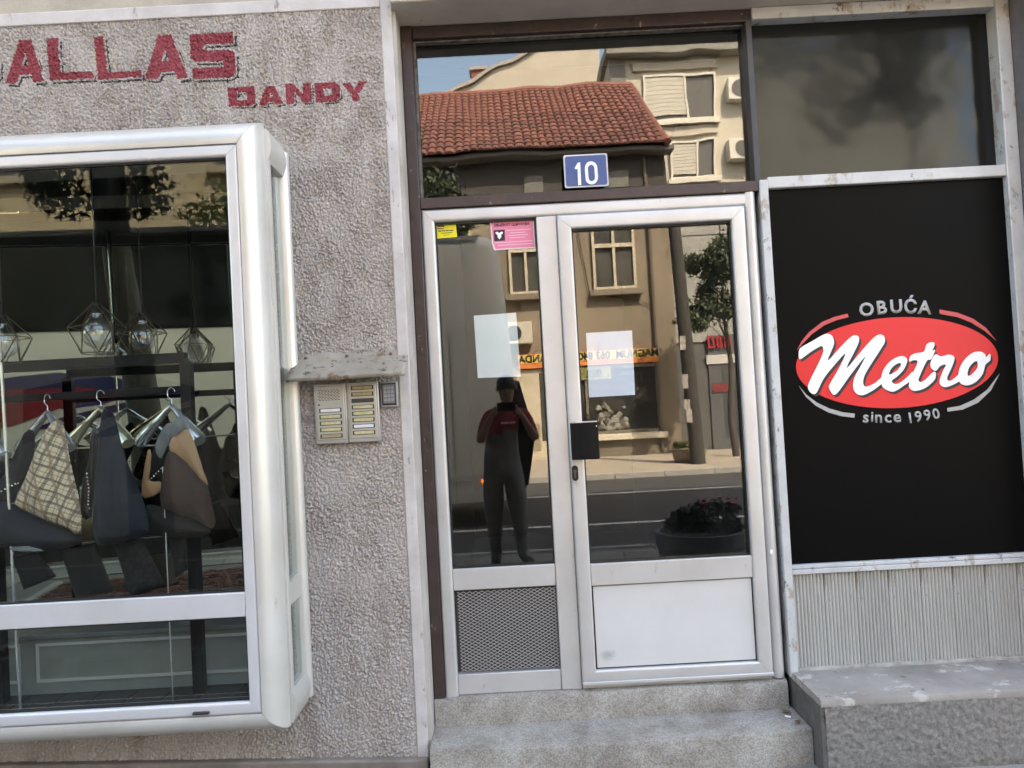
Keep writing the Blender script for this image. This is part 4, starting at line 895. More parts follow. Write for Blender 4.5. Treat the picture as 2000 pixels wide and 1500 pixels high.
# tree pit with mulch
tp_ = thing('tree_pit', 'square tree pit with reddish brown mulch at the kerb, mirrored in the shop window', 'tree pit', (-3.8, -3.2, PZ))
TB = bounce(284, 700, (0, -3.15, 0), Vector((0,1,0))).x; TX0, TX1, TY0, TY1 = TB-.9, TB+1.3, -3.55, -2.65
bx('pit_edge', TX0-.07, TX0, TY0, TY1, PZ-.1, PZ+.03, m_kerb, tp_, .008); bx('pit_edge', TX1, TX1+.07, TY0, TY1, PZ-.1, PZ+.03, m_kerb, tp_, .008); bx('pit_edge', TX0-.07, TX1+.07, TY1, TY1+.07, PZ-.1, PZ+.03, m_kerb, tp_, .008)
bx('soil', TX0, TX1, TY0, TY1, PZ-.1, PZ+.002, M('soil', (.09,.05,.04), (.05,.03,.025), 20, rough=.95), tp_)
mb = MB()
for _ in range(2200):
    x, y, a, s_ = random.uniform(TX0+.02,TX1-.02), random.uniform(TY0+.02,TY1-.02), random.uniform(0,6.28), random.uniform(.01,.03)
    mb.obox((x, y, PZ+.008+random.uniform(0,.012)), (s_*math.cos(a), s_*math.sin(a), random.uniform(-.006,.006)), (-s_*.35*math.sin(a), s_*.35*math.cos(a), 0), (0,0,.003))
mu = obj('mulch', mb, M('bark_mulch', (.22,.085,.06), (.12,.055,.045), 30, rough=.9), tp_); mu['kind'] = 'stuff'

# ---- trees
def leaf_cloud(clumps, n, size, flat=.6, seed=1):
    r_ = np.random.default_rng(seed); mb = MB(); V, F = [], []
    wts = np.array([c[3]**2 for c in clumps]); wts /= wts.sum(); pick = r_.choice(len(clumps), n, p=wts)
    for k in range(n):
        cx_, cy_, cz_, rr = clumps[pick[k]]; d = r_.normal(size=3); d /= np.linalg.norm(d); rad_ = rr*r_.uniform(.25, 1)**.5*(1+.25*r_.normal())
        c = np.array((cx_, cy_, cz_)) + d*rad_*np.array((1,1,.75)); a = r_.normal(size=3); a /= np.linalg.norm(a); b = np.cross(a, r_.normal(size=3)); b /= np.linalg.norm(b)
        s_ = size*r_.uniform(.6, 1.3); o = len(V)
        V += [tuple(c-a*s_), tuple(c+b*s_*.45), tuple(c+a*s_), tuple(c-b*s_*.45)]; F.append((o, o+1, o+2, o+3))
    return MB().add(V, F)
def leafm(name, c, c2):
    m = M(name, c, c2, 1.3, rough=.6); p = m.node_tree.nodes['Principled BSDF']; p.inputs['Subsurface Weight'].default_value = 0; return m
m_bark = M('bark', (.085,.072,.062), (.05,.043,.038), 10, rough=.9, bump=.012, bscale=18, bstretch=(1,1,.3), stretch=(1,1,.3))
def tree(name, label, base, hgt, lean, r0_, crown, n, size, mat, seed, group='street trees'):
    t = thing(name, label, 'tree', tuple(base), group); base = Vector(base); r_ = np.random.default_rng(seed)
    P = [base+Vector((lean[0]*k/7+.04*math.sin(k*1.3+seed), lean[1]*k/7, -.1+hgt*k/7)) for k in range(8)]
    obj('trunk', MB().tube(P, [r0_*(1.25-.6*k/7) for k in range(8)], 12), m_bark, t, smooth=60)
    mb = MB()
    for (cx_, cy_, cz_, rr) in crown:
        s_ = P[r_.integers(6, 8)]; e = Vector((cx_, cy_, cz_)); mb.tube([s_, s_.lerp(e, .5)+Vector((0,0,.12)), e], [r0_*.22, r0_*.13, r0_*.05], 6)
    obj('limbs', mb, m_bark, t, smooth=60)
    obj('crown', leaf_cloud(crown, n, size, seed=seed), mat, t, fix=False)
    return t
m_lf1 = leafm('leaf_green', (.12,.165,.05), (.075,.11,.03)); m_lf2 = leafm('leaf_dull', (.085,.105,.06), (.05,.07,.04)); m_lf3 = leafm('leaf_dark', (.030,.045,.020), (.020,.032,.014))
b = bounce(284, 700, (0, -3.15, 0), Vector((0,1,0))); TY = -3.15
cr = []
r_ = np.random.default_rng(5)
for k in range(26):
    a = r_.uniform(0, 6.28); d_ = r_.uniform(.4, 1.9); cr.append((b.x-.2+d_*math.cos(a)*(.55 if math.cos(a) > 0 else 1), TY+d_*math.sin(a)*.9, r_.uniform(3.75, 6.4), r_.uniform(.28, .55)))
for (px, py) in ((95,345),(130,370),(265,350),(290,385),(250,395),(110,390)):
    q = refl(px, py, -TY, -.47); cr.append((q.x, TY, q.z, .2))
tree('pavement_tree', 'leaning trunk and leafy crown of the near pavement tree mirrored in the shop window', (b.x+.05, TY, PZ), 5.0, (-.32, .1), .13, cr, 20000, .036, m_lf1, 5)
def crown_at(px, py, d, R_, k, seed, sq_=1.0):
    c = refl(px, py, d); r_ = np.random.default_rng(seed); out = []
    for _ in range(k):
        v = r_.normal(size=3); v /= np.linalg.norm(v); v *= R_*r_.uniform(.2, 1); out.append((c.x+v[0], -d+v[1], c.z+v[2]*sq_, R_*r_.uniform(.22, .42)))
    return c, out
c, cr = crown_at(1402, 560, 14.6, 1.0, 14, 8, 1.5); tree('young_tree', 'small grey green tree before the grey clad house, mirrored in the door', (c.x+.15, -14.6, PZ), 3.2, (0,0), .07, cr, 5000, .075, m_lf2, 8)
c, cr = crown_at(868, 425, 14.2, 1.25, 20, 9, .8); tree('street_tree', 'dark leafy tree beyond the coach, mirrored at the left of the transom', (c.x-.4, -14.2, PZ), 3.9, (0,0), .13, cr, 7000, .085, m_lf3, 9)
c, cr = crown_at(1755, 120, 14.4, 1.75, 16, 12, .9); tree('street_tree', 'tall dark tree across the street, blurred in the pane above the black panel', (c.x+.3, -14.4, PZ), 7.6, (0,0), .15, cr, 6000, .09, m_lf3, 12)
c, cr = crown_at(560, 420, 13.6, 1.6, 16, 10, .9); tree('street_tree', 'green tree before the cream house across the street', (c.x-1.5, -13.6, PZ), 4.6, (0,0), .13, cr, 4000, .085, m_lf1, 10)

# ---- houses across the street
def window(par, x0, x1, y, z0, z1, mf, bars=(), tr=None, depth=.10, sill=True, mull=None, mg=None, t=.07):
    """window standing in front of wall plane y (street side = +y)"""
    w = obj('window', MB().box(x0, x0+t, y, y+depth, z0, z1).box(x1-t, x1, y, y+depth, z0, z1).box(x0+t, x1-t, y, y+depth, z1-t, z1).box(x0+t, x1-t, y, y+depth, z0, z0+t), mf, par)
    for f_ in bars: bx('glazing_bar', x0+(x1-x0)*f_-.035, x0+(x1-x0)*f_+.035, y+.02, y+depth-.005, z0+t, z1-t, mf, w)
    if tr: bx('glazing_bar', x0+t, x1-t, y+.015, y+depth+.006, tr-.05, tr+.05, mf, w)
    bx('pane', x0+t, x1-t, y+.005, y+.018, z0+t, z1-t, mg or m_glz, w)
    if sill: bx('sill', x0-.12, x1+.12, y, y+depth+.12, z0-.16, z0-.002, mull or mf, w, .01)
    return w
m_glz = M('far_window_glass', (.055,.055,.052), (.11,.105,.095), 2, rough=.08, spec=.8)
m_tanw = M('grimy_tan_render', (.265,.217,.163), (.18,.148,.112), 1.1, rough=.9, bump=.004, bscale=25, stretch=(1,1,.5), spots=[((.13,.10,.07), 2.6, .60, (1,1,.35))])
m_cream = M('sunny_cream_render', (.68,.60,.42), (.60,.52,.36), 1.2, rough=.9)
m_wf = M('window_cream', (.55,.49,.38), (.42,.36,.27), 7, rough=.6)
d0 = 16.7; hx1 = refl(1322, 700, d0).x; hx0 = -4.6
th_ = thing('tan_house', 'grimy tan two storey house with red tiled roof and corner shop, mirrored in the door', 'house', ((hx0+hx1)/2, -d0, PZ))
EZ = refl(1050, 291, d0-.6).z
bx('wall', hx0, hx1, -d0-7.5, -d0, PZ-.1, EZ-.05, m_tanw, th_)
bx('eave_shade_band', hx0, hx1, -d0, -d0+.06, EZ-1.45, EZ-.12, M('eave_shade_colour', (.060,.055,.052), (.045,.04,.038), 2, rough=.85), th_)  # dark upper wall band: shade below the deep eave put into the colour
bx('cornice', hx0-.2, hx1+.15, -d0, -d0+.5, EZ-.12, EZ+.02, M('gutter_grey', (.10,.09,.085), rough=.6), th_, .03)
for (px, py) in ((1040, 362), (1208, 352)):
    q = refl(px, py, d0); bx('vent_plate', q.x-.25, q.x+.25, -d0+.06, -d0+.09, q.z-.22, q.z+.22, M('vent_grey', (.16,.155,.14), (.10,.1,.09), 12, rough=.7), th_)
zs0, zs1 = refl(1200, 566, d0).z, EZ-1.5
for (pa, pb) in ((1159,1243), (996,1062)):
    xa, xb = refl(pa, 560, d0).x, refl(pb, 560, d0).x
    if pa < 1000: za = refl(1020, 578, d0).z
    window(th_, xa, xb, -d0, zs0, zs1, m_wf, (.5,), zs0+1.15, .10, True, M('sill_stone', (.20,.17,.13), rough=.9))
xa = refl(880, 560, d0).x; window(th_, xa-.5, xa+.6, -d0, zs0, zs1, m_wf, (.5,), zs0+1.15)
# corner shop
sx0, sx1 = refl(1128, 840, d0).x, refl(1292, 840, d0).x; sz0, sz1 = refl(1210, 846, d0).z, refl(1210, 712, d0).z
mg2 = M('shop_glass_dark', (.035,.035,.035), (.10,.095,.08), 1.6, lo=.45, hi=.75, rough=.08, spec=.8)
window(th_, sx0, sx1, -d0, sz0, sz1, M('shopfront_frame', (.16,.14,.11), rough=.6), (.13,), None, .08, True, M('bright_sill', (.6,.55,.45), rough=.5), mg2, .09)
bx('shop_base', refl(1128,870,d0).x, sx1+.1, -d0, -d0+.05, PZ, sz0-.17, M('shop_base_render', (.20,.17,.13), (.14,.12,.1), 3, rough=.9), th_)
zA, zB = refl(1200, 712, d0).z+.01, refl(1200, 684, d0).z
xs0 = refl(1012, 700, d0).x
sg = bx('fascia_sign', xs0, sx1, -d0, -d0+.14, zA, zB, M('fascia_orange', (.66,.20,.06), rough=.5), th_); bx('fascia_band', xs0+.01, sx1-.01, -d0+.141, -d0+.149, zA+.13, zB-.01, M('fascia_yellow', (.70,.50,.13), rough=.5), sg)
glyph('sign_lettering', 'MAGNUM  063 840  ISSI  MANDA', (xs0+sx1)/2, (zA+.13+zB)/2, -d0+.155, .20, m_black2, sg, 0, .03, 'H', ((sx1-xs0)/14.6)*3.75, flip=True, thick=.006)
q = refl(1142, 722, d0); bx('window_sticker', sx0+.1, sx0+.95, -d0+.09, -d0+.10, sz1-.36, sz1-.03, M('sticker_lime', (.20,.20,.07), rough=.5), th_)
glyph('sign_lettering', '022', sx0+.5, sz1-.195, -d0+.106, .2, m_black2, th_, 0, .03, flip=True, thick=.004)
r_ = np.random.default_rng(3); mb = MB()
for _ in range(60):
    x, z = r_.uniform(sx0+.5, sx1-.9), sz0+.12+abs(r_.normal(0, .22)); s_ = r_.uniform(.04, .11); mb.lathe((x, -d0+.045, z), [(0,s_),(s_*.8,s_*.4),(s_*.9,-s_*.4),(0,-s_)], 6, sy=.3)
obj('window_display', mb, M('display_goods', (.26,.26,.23), (.10,.09,.07), 6, lo=.45, hi=.55, rough=.7), th_)
dx0, dx1 = refl(1019, 800, d0).x, refl(1052, 800, d0).x; dz1 = zA-.03
dr = bx('shop_door', dx0-.1, dx1+.5, -d0, -d0+.05, PZ, dz1, m_wf, th_); bx('door_glass', dx1+.06, dx1+.44, -d0+.05, -d0+.06, PZ+.5, dz1-.1, m_glz, dr); bx('letter_board', dx0, dx1, -d0+.05, -d0+.065, PZ+.25, PZ+.95, M('door_board', (.33,.28,.19), (.22,.18,.12), 8, rough=.7), dr)
aq = refl(1010, 632, d0); ar = refl(1040, 672, d0); ac = bx('air_conditioner', aq.x-.35, ar.x, -d0, -d0+.35, ar.z, aq.z, M('ac_white', (.50,.47,.40), rough=.6), th_, .02)
obj('fan_grille', MB().tube([(aq.x-.1, -d0+.351, (aq.z+ar.z)/2), (aq.x-.1, -d0+.356, (aq.z+ar.z)/2)], .2, 18), m_dark, ac)
dp = refl(1276, 600, d0).x; obj('downpipe', MB().tube([(dp-.02, -d0+.08, EZ-.2), (dp, -d0+.08, PZ+.1)], .05, 8), M('pipe_brown', (.10,.08,.06), rough=.6), th_, smooth=50)
obj('wall_cable', MB().tube([(refl(1120,430,d0).x, -d0+.06, refl(1120,430,d0).z+.3), (refl(1150,560,d0).x, -d0+.06, refl(1150,575,d0).z), (refl(1250,590,d0).x, -d0+.06, refl(1250,588,d0).z), (dp, -d0+.06, refl(1280,600,d0).z)], .012, 5), m_blk, th_)
# tiled roof: real tiles on a sloping deck
ye, yr, ze = -d0+.6, -d0-4.0, EZ+.02; zr = refl(1050, 176, d0+4.0).z
rx_e, rx_r = refl(1305, 281, d0-.6).x, refl(1230, 163, d0+4.0).x; lx_e, lx_r = hx0-.3, hx0+.2
deck = obj('roof', MB().add([(lx_e,ye,ze),(rx_e,ye,ze),(rx_r,yr,zr),(lx_r,yr,zr),(lx_e,yr-4.6,ze),(rx_e,yr-4.6,ze)], [(0,1,2,3),(4,3,2,5),(1,5,2),(0,3,4)]), M('roof_deck', (.12,.045,.035), rough=.9), th_)
m_tile = M('clay_tile', (.21,.082,.060), (.14,.060,.050), 3, rough=.85, rnd=.28, spots=[((.13,.06,.05), 5, .62, (1,1,1))])
sl = Vector((0, yr-ye, zr-ze)); slen = sl.length; ang = math.atan2(zr-ze, -(yr-ye)); rows, pitch_ = 17, .205; step = slen/rows
prof = [(.100*math.cos(RAD(a)), .062*math.sin(RAD(a))) for a in (0, 30, 60, 90, 120, 150, 180)]
tv = []
for (L_, s_, up_) in ((-.02, 1.0, .030), (step*1.12, .86, .004)):
    tv += [(x*s_, -L_, z*s_+up_) for x, z in prof]
tf = [(i, i+1, i+8, i+7) for i in range(6)] + [tuple(range(7))]
tme = bpy.data.meshes.new('roof_tile'); tme.from_pydata(tv, [], tf); tme.materials.append(m_tile); tme.polygons.foreach_set('use_smooth', [True]*6+[False])
pos = []
for r in range(rows):
    f_ = r/rows; xl, xr_ = lx_e+(lx_r-lx_e)*f_, rx_e+(rx_r-rx_e)*f_
    for cidx in range(int((xr_-xl)/pitch_)+1):
        x = xr_-.1-cidx*pitch_
        if x > xl: pos.append((r, x, Vector((x+random.uniform(-.008,.008), ye, ze))+sl*f_))
vis = sorted([p for p in pos if p[1] > -2.9], key=lambda p: p[0])
near, rest = vis[:300], vis[300:]+[p for p in pos if p[1] <= -2.9]
for r, x, p in near:
    o = bpy.data.objects.new('roof_tile', tme); COL.objects.link(o); o.parent = deck; o.location = p; o.rotation_euler = (-ang, random.uniform(-.03,.03), random.uniform(-.03,.03))
mb = MB(); ca, sa = math.cos(-ang), math.sin(-ang)
for r, x, p in rest: mb.add([(p.x+v[0], p.y+v[1]*ca-v[2]*sa, p.z+v[1]*sa+v[2]*ca) for v in tv], tf)
tr_ = obj('roof_tile', mb, m_tile, deck, smooth=40, fix=False); tr_['kind'] = 'stuff'
obj('ridge_tile', MB().tube([(lx_r, yr, zr+.02), (rx_r, yr, zr+.02)], .12, 8), m_tile, deck); obj('hip_tile', MB().tube([(rx_e, ye, ze+.03), (rx_r, yr, zr+.03)], .09, 8), m_tile, deck)

# cream sunlit house on the left
ch = thing('cream_house', 'sunlit cream house front seen above the coach roof in the shop window', 'house', (-11, -17, PZ))
bx('wall', -22, -4.75, -24, -17, PZ-.1, 11.5, m_cream, ch); bx('cornice', -22, -4.7, -17, -16.7, 10.9, 11.3, m_cream, ch, .03)
for i in range(6):
    for z in (1.0, 4.5, 7.9):
        x = -21+i*2.75; window(ch, x, x+1.15, -17, z, z+1.85, m_wf, (.5,), z+1.25)
# blank gable behind the tiled roof
dg = 27.0; gp = [(800,215),(896,175),(922,164),(978,132),(1048,94),(1120,50),(1173,92)]
P = [refl(a, b, dg) for a, b in gp]; P = [Vector((P[0].x, -dg, 3.0))] + P + [Vector((P[-1].x, -dg, 3.0))]
gh = thing('gable_house', 'blank beige gable wall rising behind the red tiled roof', 'house', (P[3].x, -dg, PZ))
obj('gable_wall', MB().prism(P, (0, -8, 0)), M('gable_render', (.45,.41,.35), (.39,.355,.30), .8, rough=.9), gh)
mb = MB()
for i in range(1, 6):
    a, b2 = P[i], P[i+1]; mb.prism([a+Vector((0,.15,.02)), b2+Vector((0,.15,.02)), b2+Vector((0,.15,.16)), a+Vector((0,.15,.16))], (0, -8.2, 0))
obj('verge', mb, M('verge_grey', (.32,.30,.28), rough=.8), gh)
bx('base_wall', P[0].x, P[-1].x, -dg-7.9, -dg-.02, PZ-.1, 3.0, m_tanw, gh)
q0, q1 = refl(923, 168, dg), refl(952, 134, dg)
ck = bx('chimney', q0.x, q1.x, -dg-.7, -dg-.1, q0.z-.8, q1.z, M('chimney_brick', (.26,.085,.06), (.17,.07,.055), 12, rough=.9), gh); bx('chimney_cap', q0.x-.08, q1.x+.08, -dg-.78, -dg-.02, q1.z, q1.z+.12, MATS['verge_grey'], ck)
# pale apartment block behind on the right
da = 22.5; ax0 = refl(1192, 120, da).x; az = refl(1330, 92, da).z
ab = thing('apartment_block', 'pale apartment block with roller shutters and air conditioners, mirrored at the right of the transom', 'building', (8, -da, PZ))
m_pale = M('pale_render', (.53,.485,.41), (.45,.41,.345), .7, rough=.9, stretch=(1,1,.5))
bx('wall', ax0, 16, -da-9, -da, PZ-.1, az-.35, m_pale, ab); bx('cornice', ax0-.15, 16, -da-9, -da+.5, az-.35, az, M('cornice_grey', (.26,.25,.22), (.2,.19,.17), 2, rough=.9), ab, .03)
bx('side_strip', ax0-.02, ax0+.5, -da, -da+.04, 2, az-.36, M('strip_grey', (.20,.19,.18), rough=.9), ab)
m_shut = M('roller_shutter', (.50,.47,.41), (.42,.39,.34), 6, rough=.7, stretch=(.2,1,14)); m_wdk = M('window_dark', (.10,.095,.085), rough=.2)
for (a, b_, c_, d_) in ((1252,148,1397,236), (1306,276,1400,346), (1310,390,1405,470)):
    p0, p1 = refl(a, b_, da), refl(c_, d_, da); xa, xb, za, zb_ = p0.x, p1.x, p1.z, p0.z; xm = xa+(xb-xa)*.62
    w_ = window(ab, xa, xb, -da, za, zb_, M('window_white', (.56,.54,.48), rough=.5), (.62,), None, .12, True, None, m_wdk)
    k_ = 9; zt = zb_-.08; zb2 = za+(zb_-za)*.12
    for i in range(k_): h_ = (zt-zb2)/k_; bx('shutter_slat', xa+.08, xm-.04, -da+.05+.004*(i % 2), -da+.085, zt-(i+1)*h_+.01, zt-i*h_, m_shut, w_)
    obj('window_hood', MB().box(xa-.3, xb+.1, -da, -da+.12, zb_+.15, zb_+.42), m_pale, w_)
for (a, b_, c_, d_) in ((1418,158,1462,200), (1420,282,1460,316)):
    p0, p1 = refl(a, b_, da), refl(c_, d_, da); u_ = bx('air_conditioner', p0.x, p1.x, -da, -da+.4, p1.z, p0.z, M('ac_pale', (.58,.56,.5), rough=.5), ab, .02)
    cx_, cz_ = p0.x+(p1.x-p0.x)*.62, (p0.z+p1.z)/2; obj('fan_grille', MB().tube([(cx_, -da+.401, cz_), (cx_, -da+.41, cz_)], (p0.z-p1.z)*.4, 20), m_wdk, u_); obj('drain_pipe', MB().tube([(p1.x-.1, -da+.05, p1.z), (p1.x-.05, -da+.05, p1.z-2.0)], .03, 6), m_pale, u_)
# grey clad house at street level on the right
dgx = 17.2; gx0 = hx1+.02
gc = thing('grey_clad_house', 'low house with grey cladding panels and a dark shop entrance, mirrored in the door leaf', 'house', (8, -dgx, PZ))
bx('wall', gx0, 15, -dgx-4.8, -dgx, PZ-.1, 6.7, M('clad_joint', (.10,.10,.10), rough=.8), gc)
m_clad = M('grey_cladding', (.30,.30,.28), (.26,.26,.245), 1.5, rough=.6, rnd=.05)
c0 = None; cw, chh = 1.42, 1.02
ex0 = refl(1385, 760, dgx).x
for i in range(5):
    for j in range(7):
        x, z = gx0+.02+i*cw, PZ+j*(chh-.06)
        if x+cw > ex0+.1 and j < 3: continue
        if c0 is None: c0 = bx('cladding_panel', 0, cw-.025, -dgx, -dgx+.04, 0, chh-.085, m_clad, gc, .006, 1); bl = c0.location.copy(); c0.location = bl+Vector((x, 0, z))
        else: inst(c0, gc, (x, 0, z))
ez = refl(1400, 655, dgx).z
en = bx('shop_entrance', ex0, ex0+3.2, -dgx, -dgx+.05, PZ, ez, M('entrance_grey', (.10,.105,.11), rough=.3), gc); q = refl(1400, 702, dgx).z
bx('entrance_band', ex0-.05, ex0+3.2, -dgx+.05, -dgx+.09, q-.12, q+.12, M('band_white', (.52,.52,.5), rough=.5), en); bx('entrance_glass', ex0+.35, ex0+2.9, -dgx+.05, -dgx+.06, PZ+.3, q-.2, M('entrance_glass', (.06,.065,.075), rough=.1), en)
q = refl(1403, 668, dgx)
for k, (a, b_) in enumerate(((-.32,-.12),(-.08,.08),(.12,.32))): obj('neon_letter', MB().prism([(q.x+a, -dgx+.1, q.z-.16), (q.x+b_, -dgx+.1, q.z-.16), (q.x+b_-.06, -dgx+.1, q.z+.16), (q.x+a-.02, -dgx+.1, q.z+.16)], (0,.03,0), holes=[[(q.x+a+.05, -dgx+.1, q.z-.11), (q.x+b_-.05, -dgx+.1, q.z-.11), (q.x+b_-.09, -dgx+.1, q.z+.11), (q.x+a+.03, -dgx+.1, q.z+.11)]]), M('neon_red', (.40,.02,.03), rough=.4), en)
q = refl(1410, 757, dgx); bx('red_notice', q.x-.28, q.x+.28, -dgx+.07, -dgx+.08, q.z-.12, q.z+.12, M('notice_red', (.3,.03,.03), (.10,.03,.03), 16, lo=.45, hi=.5, rough=.5), en)

# ---- street furniture
dpole = 13.2; a, b_ = refl(1362, 893, dpole), refl(1316, 440, dpole); tdir = (b_-a)/(b_.z-a.z)
pb = a + tdir*(PZ-a.z)
po = thing('utility_pole', 'leaning dark wooden utility pole with paper scraps on the far pavement', 'pole', tuple(pb))
obj('pole_shaft', MB().tube([pb+tdir*(-.2), pb+tdir*3, pb+tdir*5.6], [.16,.145,.125], 12), M('pole_wood', (.055,.05,.045), (.04,.036,.032), 4, rough=.9), po, smooth=60)
for (px, py, h_) in ((1338,745,.3),(1342,790,.22),(1346,812,.28),(1333,670,.3)):
    q = refl(px, py, dpole-.17); bx('paper_scrap', q.x-.06, q.x+.06, q.y-.008, q.y, q.z-h_/2, q.z+h_/2, M('scrap_paper', (.45,.42,.38), (.25,.22,.2), 9, rough=.8), po)
m_conc = M('planter_concrete', (.33,.27,.21), (.26,.21,.165), 8, rough=.9, bump=.002, bscale=60); m_petalO = M('orange_petal', (.75,.22,.03), rough=.6, rnd=.2); m_petalR = M('red_petal', (.55,.03,.05), rough=.6)
def planter(px0, px1, pyr, d, label, mat, petal, nfl, hfl, seed, group, stretch_=1.0, mleaf=None):
    r_ = np.random.default_rng(seed); a, b_ = refl(px0, pyr, d), refl(px1, pyr, d); cx_, w, zr_ = (a.x+b_.x)/2, (b_.x-a.x)/2, (a.z+b_.z)/2; h_ = zr_-PZ
    t = thing('flower_planter', label, 'planter', (cx_, -d, PZ), group)
    obj('bowl', MB().lathe((cx_, -d, PZ), [(0,0),(w*.78,0),(w*.86,h_*.15),(w*.95,h_*.6),(w*.97,h_*.8),(w*1.02,h_*.82),(w*1.03,h_),(w*.92,h_),(w*.90,h_*.86),(0,h_*.86)], 36, sy=stretch_), mat, t, smooth=40)
    obj('soil', MB().lathe((cx_, -d, PZ), [(0,h_*.9),(w*.9,h_*.88)], 24, sy=stretch_), M('planter_soil', (.05,.035,.025), rough=.95), t)
    cl = [(cx_+w*.75*r_.uniform(-1,1), -d+w*.55*r_.uniform(-1,1)*stretch_, zr_+hfl*r_.uniform(.0,.7), hfl*.35) for _ in range(14)]
    obj('foliage', leaf_cloud(cl, 1500, .028, seed=seed), mleaf or m_lf3, t, fix=False); mb = MB()
    for _ in range(26): x, y = cx_+w*.8*r_.uniform(-1,1), -d+w*.6*r_.uniform(-1,1)*stretch_; mb.tube([(x, y, zr_-.04), (x+r_.normal(0,.03), y+r_.normal(0,.03), zr_+hfl*r_.uniform(.3,1))], .003, 4)
    obj('stems', mb, m_lf3, t)
    for _ in range(nfl):
        x, y, z = cx_+w*.85*r_.uniform(-1,1), -d+w*.6*r_.uniform(-1,1)*stretch_, zr_+hfl*r_.uniform(.35,1.05); s_ = hfl*.11*r_.uniform(.7,1.3)
        obj('flower', MB().lathe((x, y, z), [(0,-s_*.5),(s_*.7,-s_*.1),(s_,s_*.4),(s_*.4,s_*.5),(0,s_*.2)], 7), petal, t, smooth=60)
planter(1311, 1379, 877, 13.9, 'beige concrete planter with orange flowers on the far pavement', m_conc, m_petalO, 16, .22, 3, 'planters along the street', 1.0, m_lf1)
planter(1281, 1452, 1033, 2.0, 'dark planter with red flowers on the near pavement, mirrored at the foot of the door', M('planter_dark', (.17,.175,.18), (.14,.143,.146), 8, rough=.7), m_petalR, 9, .20, 4, 'planters along the street')

# ---- coach at the kerb lane
db = 6.78; BX1 = refl(982, 560, db).x; BX0 = BX1-11.6; BT = 3.84; BW = 2.5; PSI = RAD(-5)
PIV = Vector((BX1, -db, RZ)); BN = Matrix.Rotation(PSI, 3, 'Z') @ Vector((0,1,0))
def busloc(p): return PIV + Matrix.Rotation(-PSI, 3, 'Z') @ (p-PIV)
co = thing('coach', 'white coach with dark side windows and a blue and red emblem, mirrored in the panes', 'bus', tuple(PIV)); co.rotation_euler = (0, 0, PSI)
m_bus = M('coach_white', (.74,.73,.68), (.68,.67,.62), 1.5, rough=.35, coat=.3)
m_bgl = M('coach_glass', (.010,.011,.013), rough=.06, spec=.6)
def bus_section(y):  # rounded roof section
    z0 = RZ+.34; z1 = BT
    return [(-y-.02, z0), (-y, z0+.06), (-y, z1-.22), (-y-.03, z1-.10), (-y-.12, z1-.03), (-y-.3, z1), (-y-BW+.3, z1), (-y-BW+.12, z1-.03), (-y-BW+.03, z1-.10), (-y-BW, z1-.22), (-y-BW, z0+.06), (-y-BW+.02, z0)]
nose = [(0, 0), (.10, .02)]
secs = []
for x, inset, dz in ((BX0, .25, -.25), (BX0+.12, .06, -.06), (BX0+.35, 0, 0), (BX1-.40, 0, 0), (BX1-.16, .03, -.03), (BX1-.04, .09, -.12), (BX1, .2, -.3)):
    pr = bus_section(db); cy_ = -db-BW/2
    secs.append([(x+(0.22*(1-(z-RZ)/(BT-RZ)) if x > BX1-1 else 0), cy_+(y-cy_)*(1-inset/1.25), z+(dz if z > BT-.5 else 0)) for y, z in pr])
k_ = len(secs[0]); V = [q for s_ in secs for q in s_]; F = [(i*k_+j, i*k_+(j+1)%k_, (i+1)*k_+(j+1)%k_, (i+1)*k_+j) for i in range(len(secs)-1) for j in range(k_)] + [tuple(range(k_)), tuple((len(secs)-1)*k_+j for j in range(k_))]
obj('body', MB().add(V, F), m_bus, co, smooth=40)
wz0, wz1 = busloc(bounce(300, 641, PIV, BN)).z, BT-.13
xw = BX1-.98; nw = 7; ww = (xw-(BX0+.4))/nw
bx('window_band', BX0+.38, xw+.02, -db-.02, -db+.006, wz0-.01, wz1+.005, m_gask, co)
for i in range(nw): bx('side_window', BX0+.4+i*ww+.004, BX0+.4+(i+1)*ww-.004, -db-.01, -db+.012, wz0, wz1, m_bgl, co, .02)
obj('roof_trim', MB().box(BX0+.3, BX1-.3, -db-.02, -db+.016, wz1+.01, wz1+.07), M('coach_trim', (.50,.54,.52), rough=.3), co)
# black front: windscreen and mask seen edge on
zA, zB = RZ+.42, refl(1010, 742, db).z
obj('windscreen', MB().prism([(BX1-.02+.02, -db-.12, zB), (BX1+.16, -db-.12, zB), (BX1+.28, -db-.12, zA+1.0), (BX1+.34, -db-.12, zA+.72), (BX1+.22, -db-.12, zA+.1), (BX1+.12, -db-.12, zA)], (0, -BW+.24, 0)), m_bgl, co, bev=.03)
obj('corner_mask', MB().prism([(BX1-.02, -db+.012, zB-.03), (BX1+.12, -db+.012, zB-.05), (BX1+.21, -db+.012, zA+.95), (BX1+.17, -db+.012, zA+.05), (BX1+.04, -db+.012, zA)], (0, -.12, 0)), m_bgl, co, bev=.01)
bx('door_line', BX1-.75, BX1-.745, -db, -db+.004, RZ+.45, wz0-.1, m_gask, co); bx('skirt_trim', BX0+.3, BX1-.1, -db+.001, -db+.018, RZ+.62, RZ+.70, M('coach_pale', (.52,.52,.50), rough=.4), co)
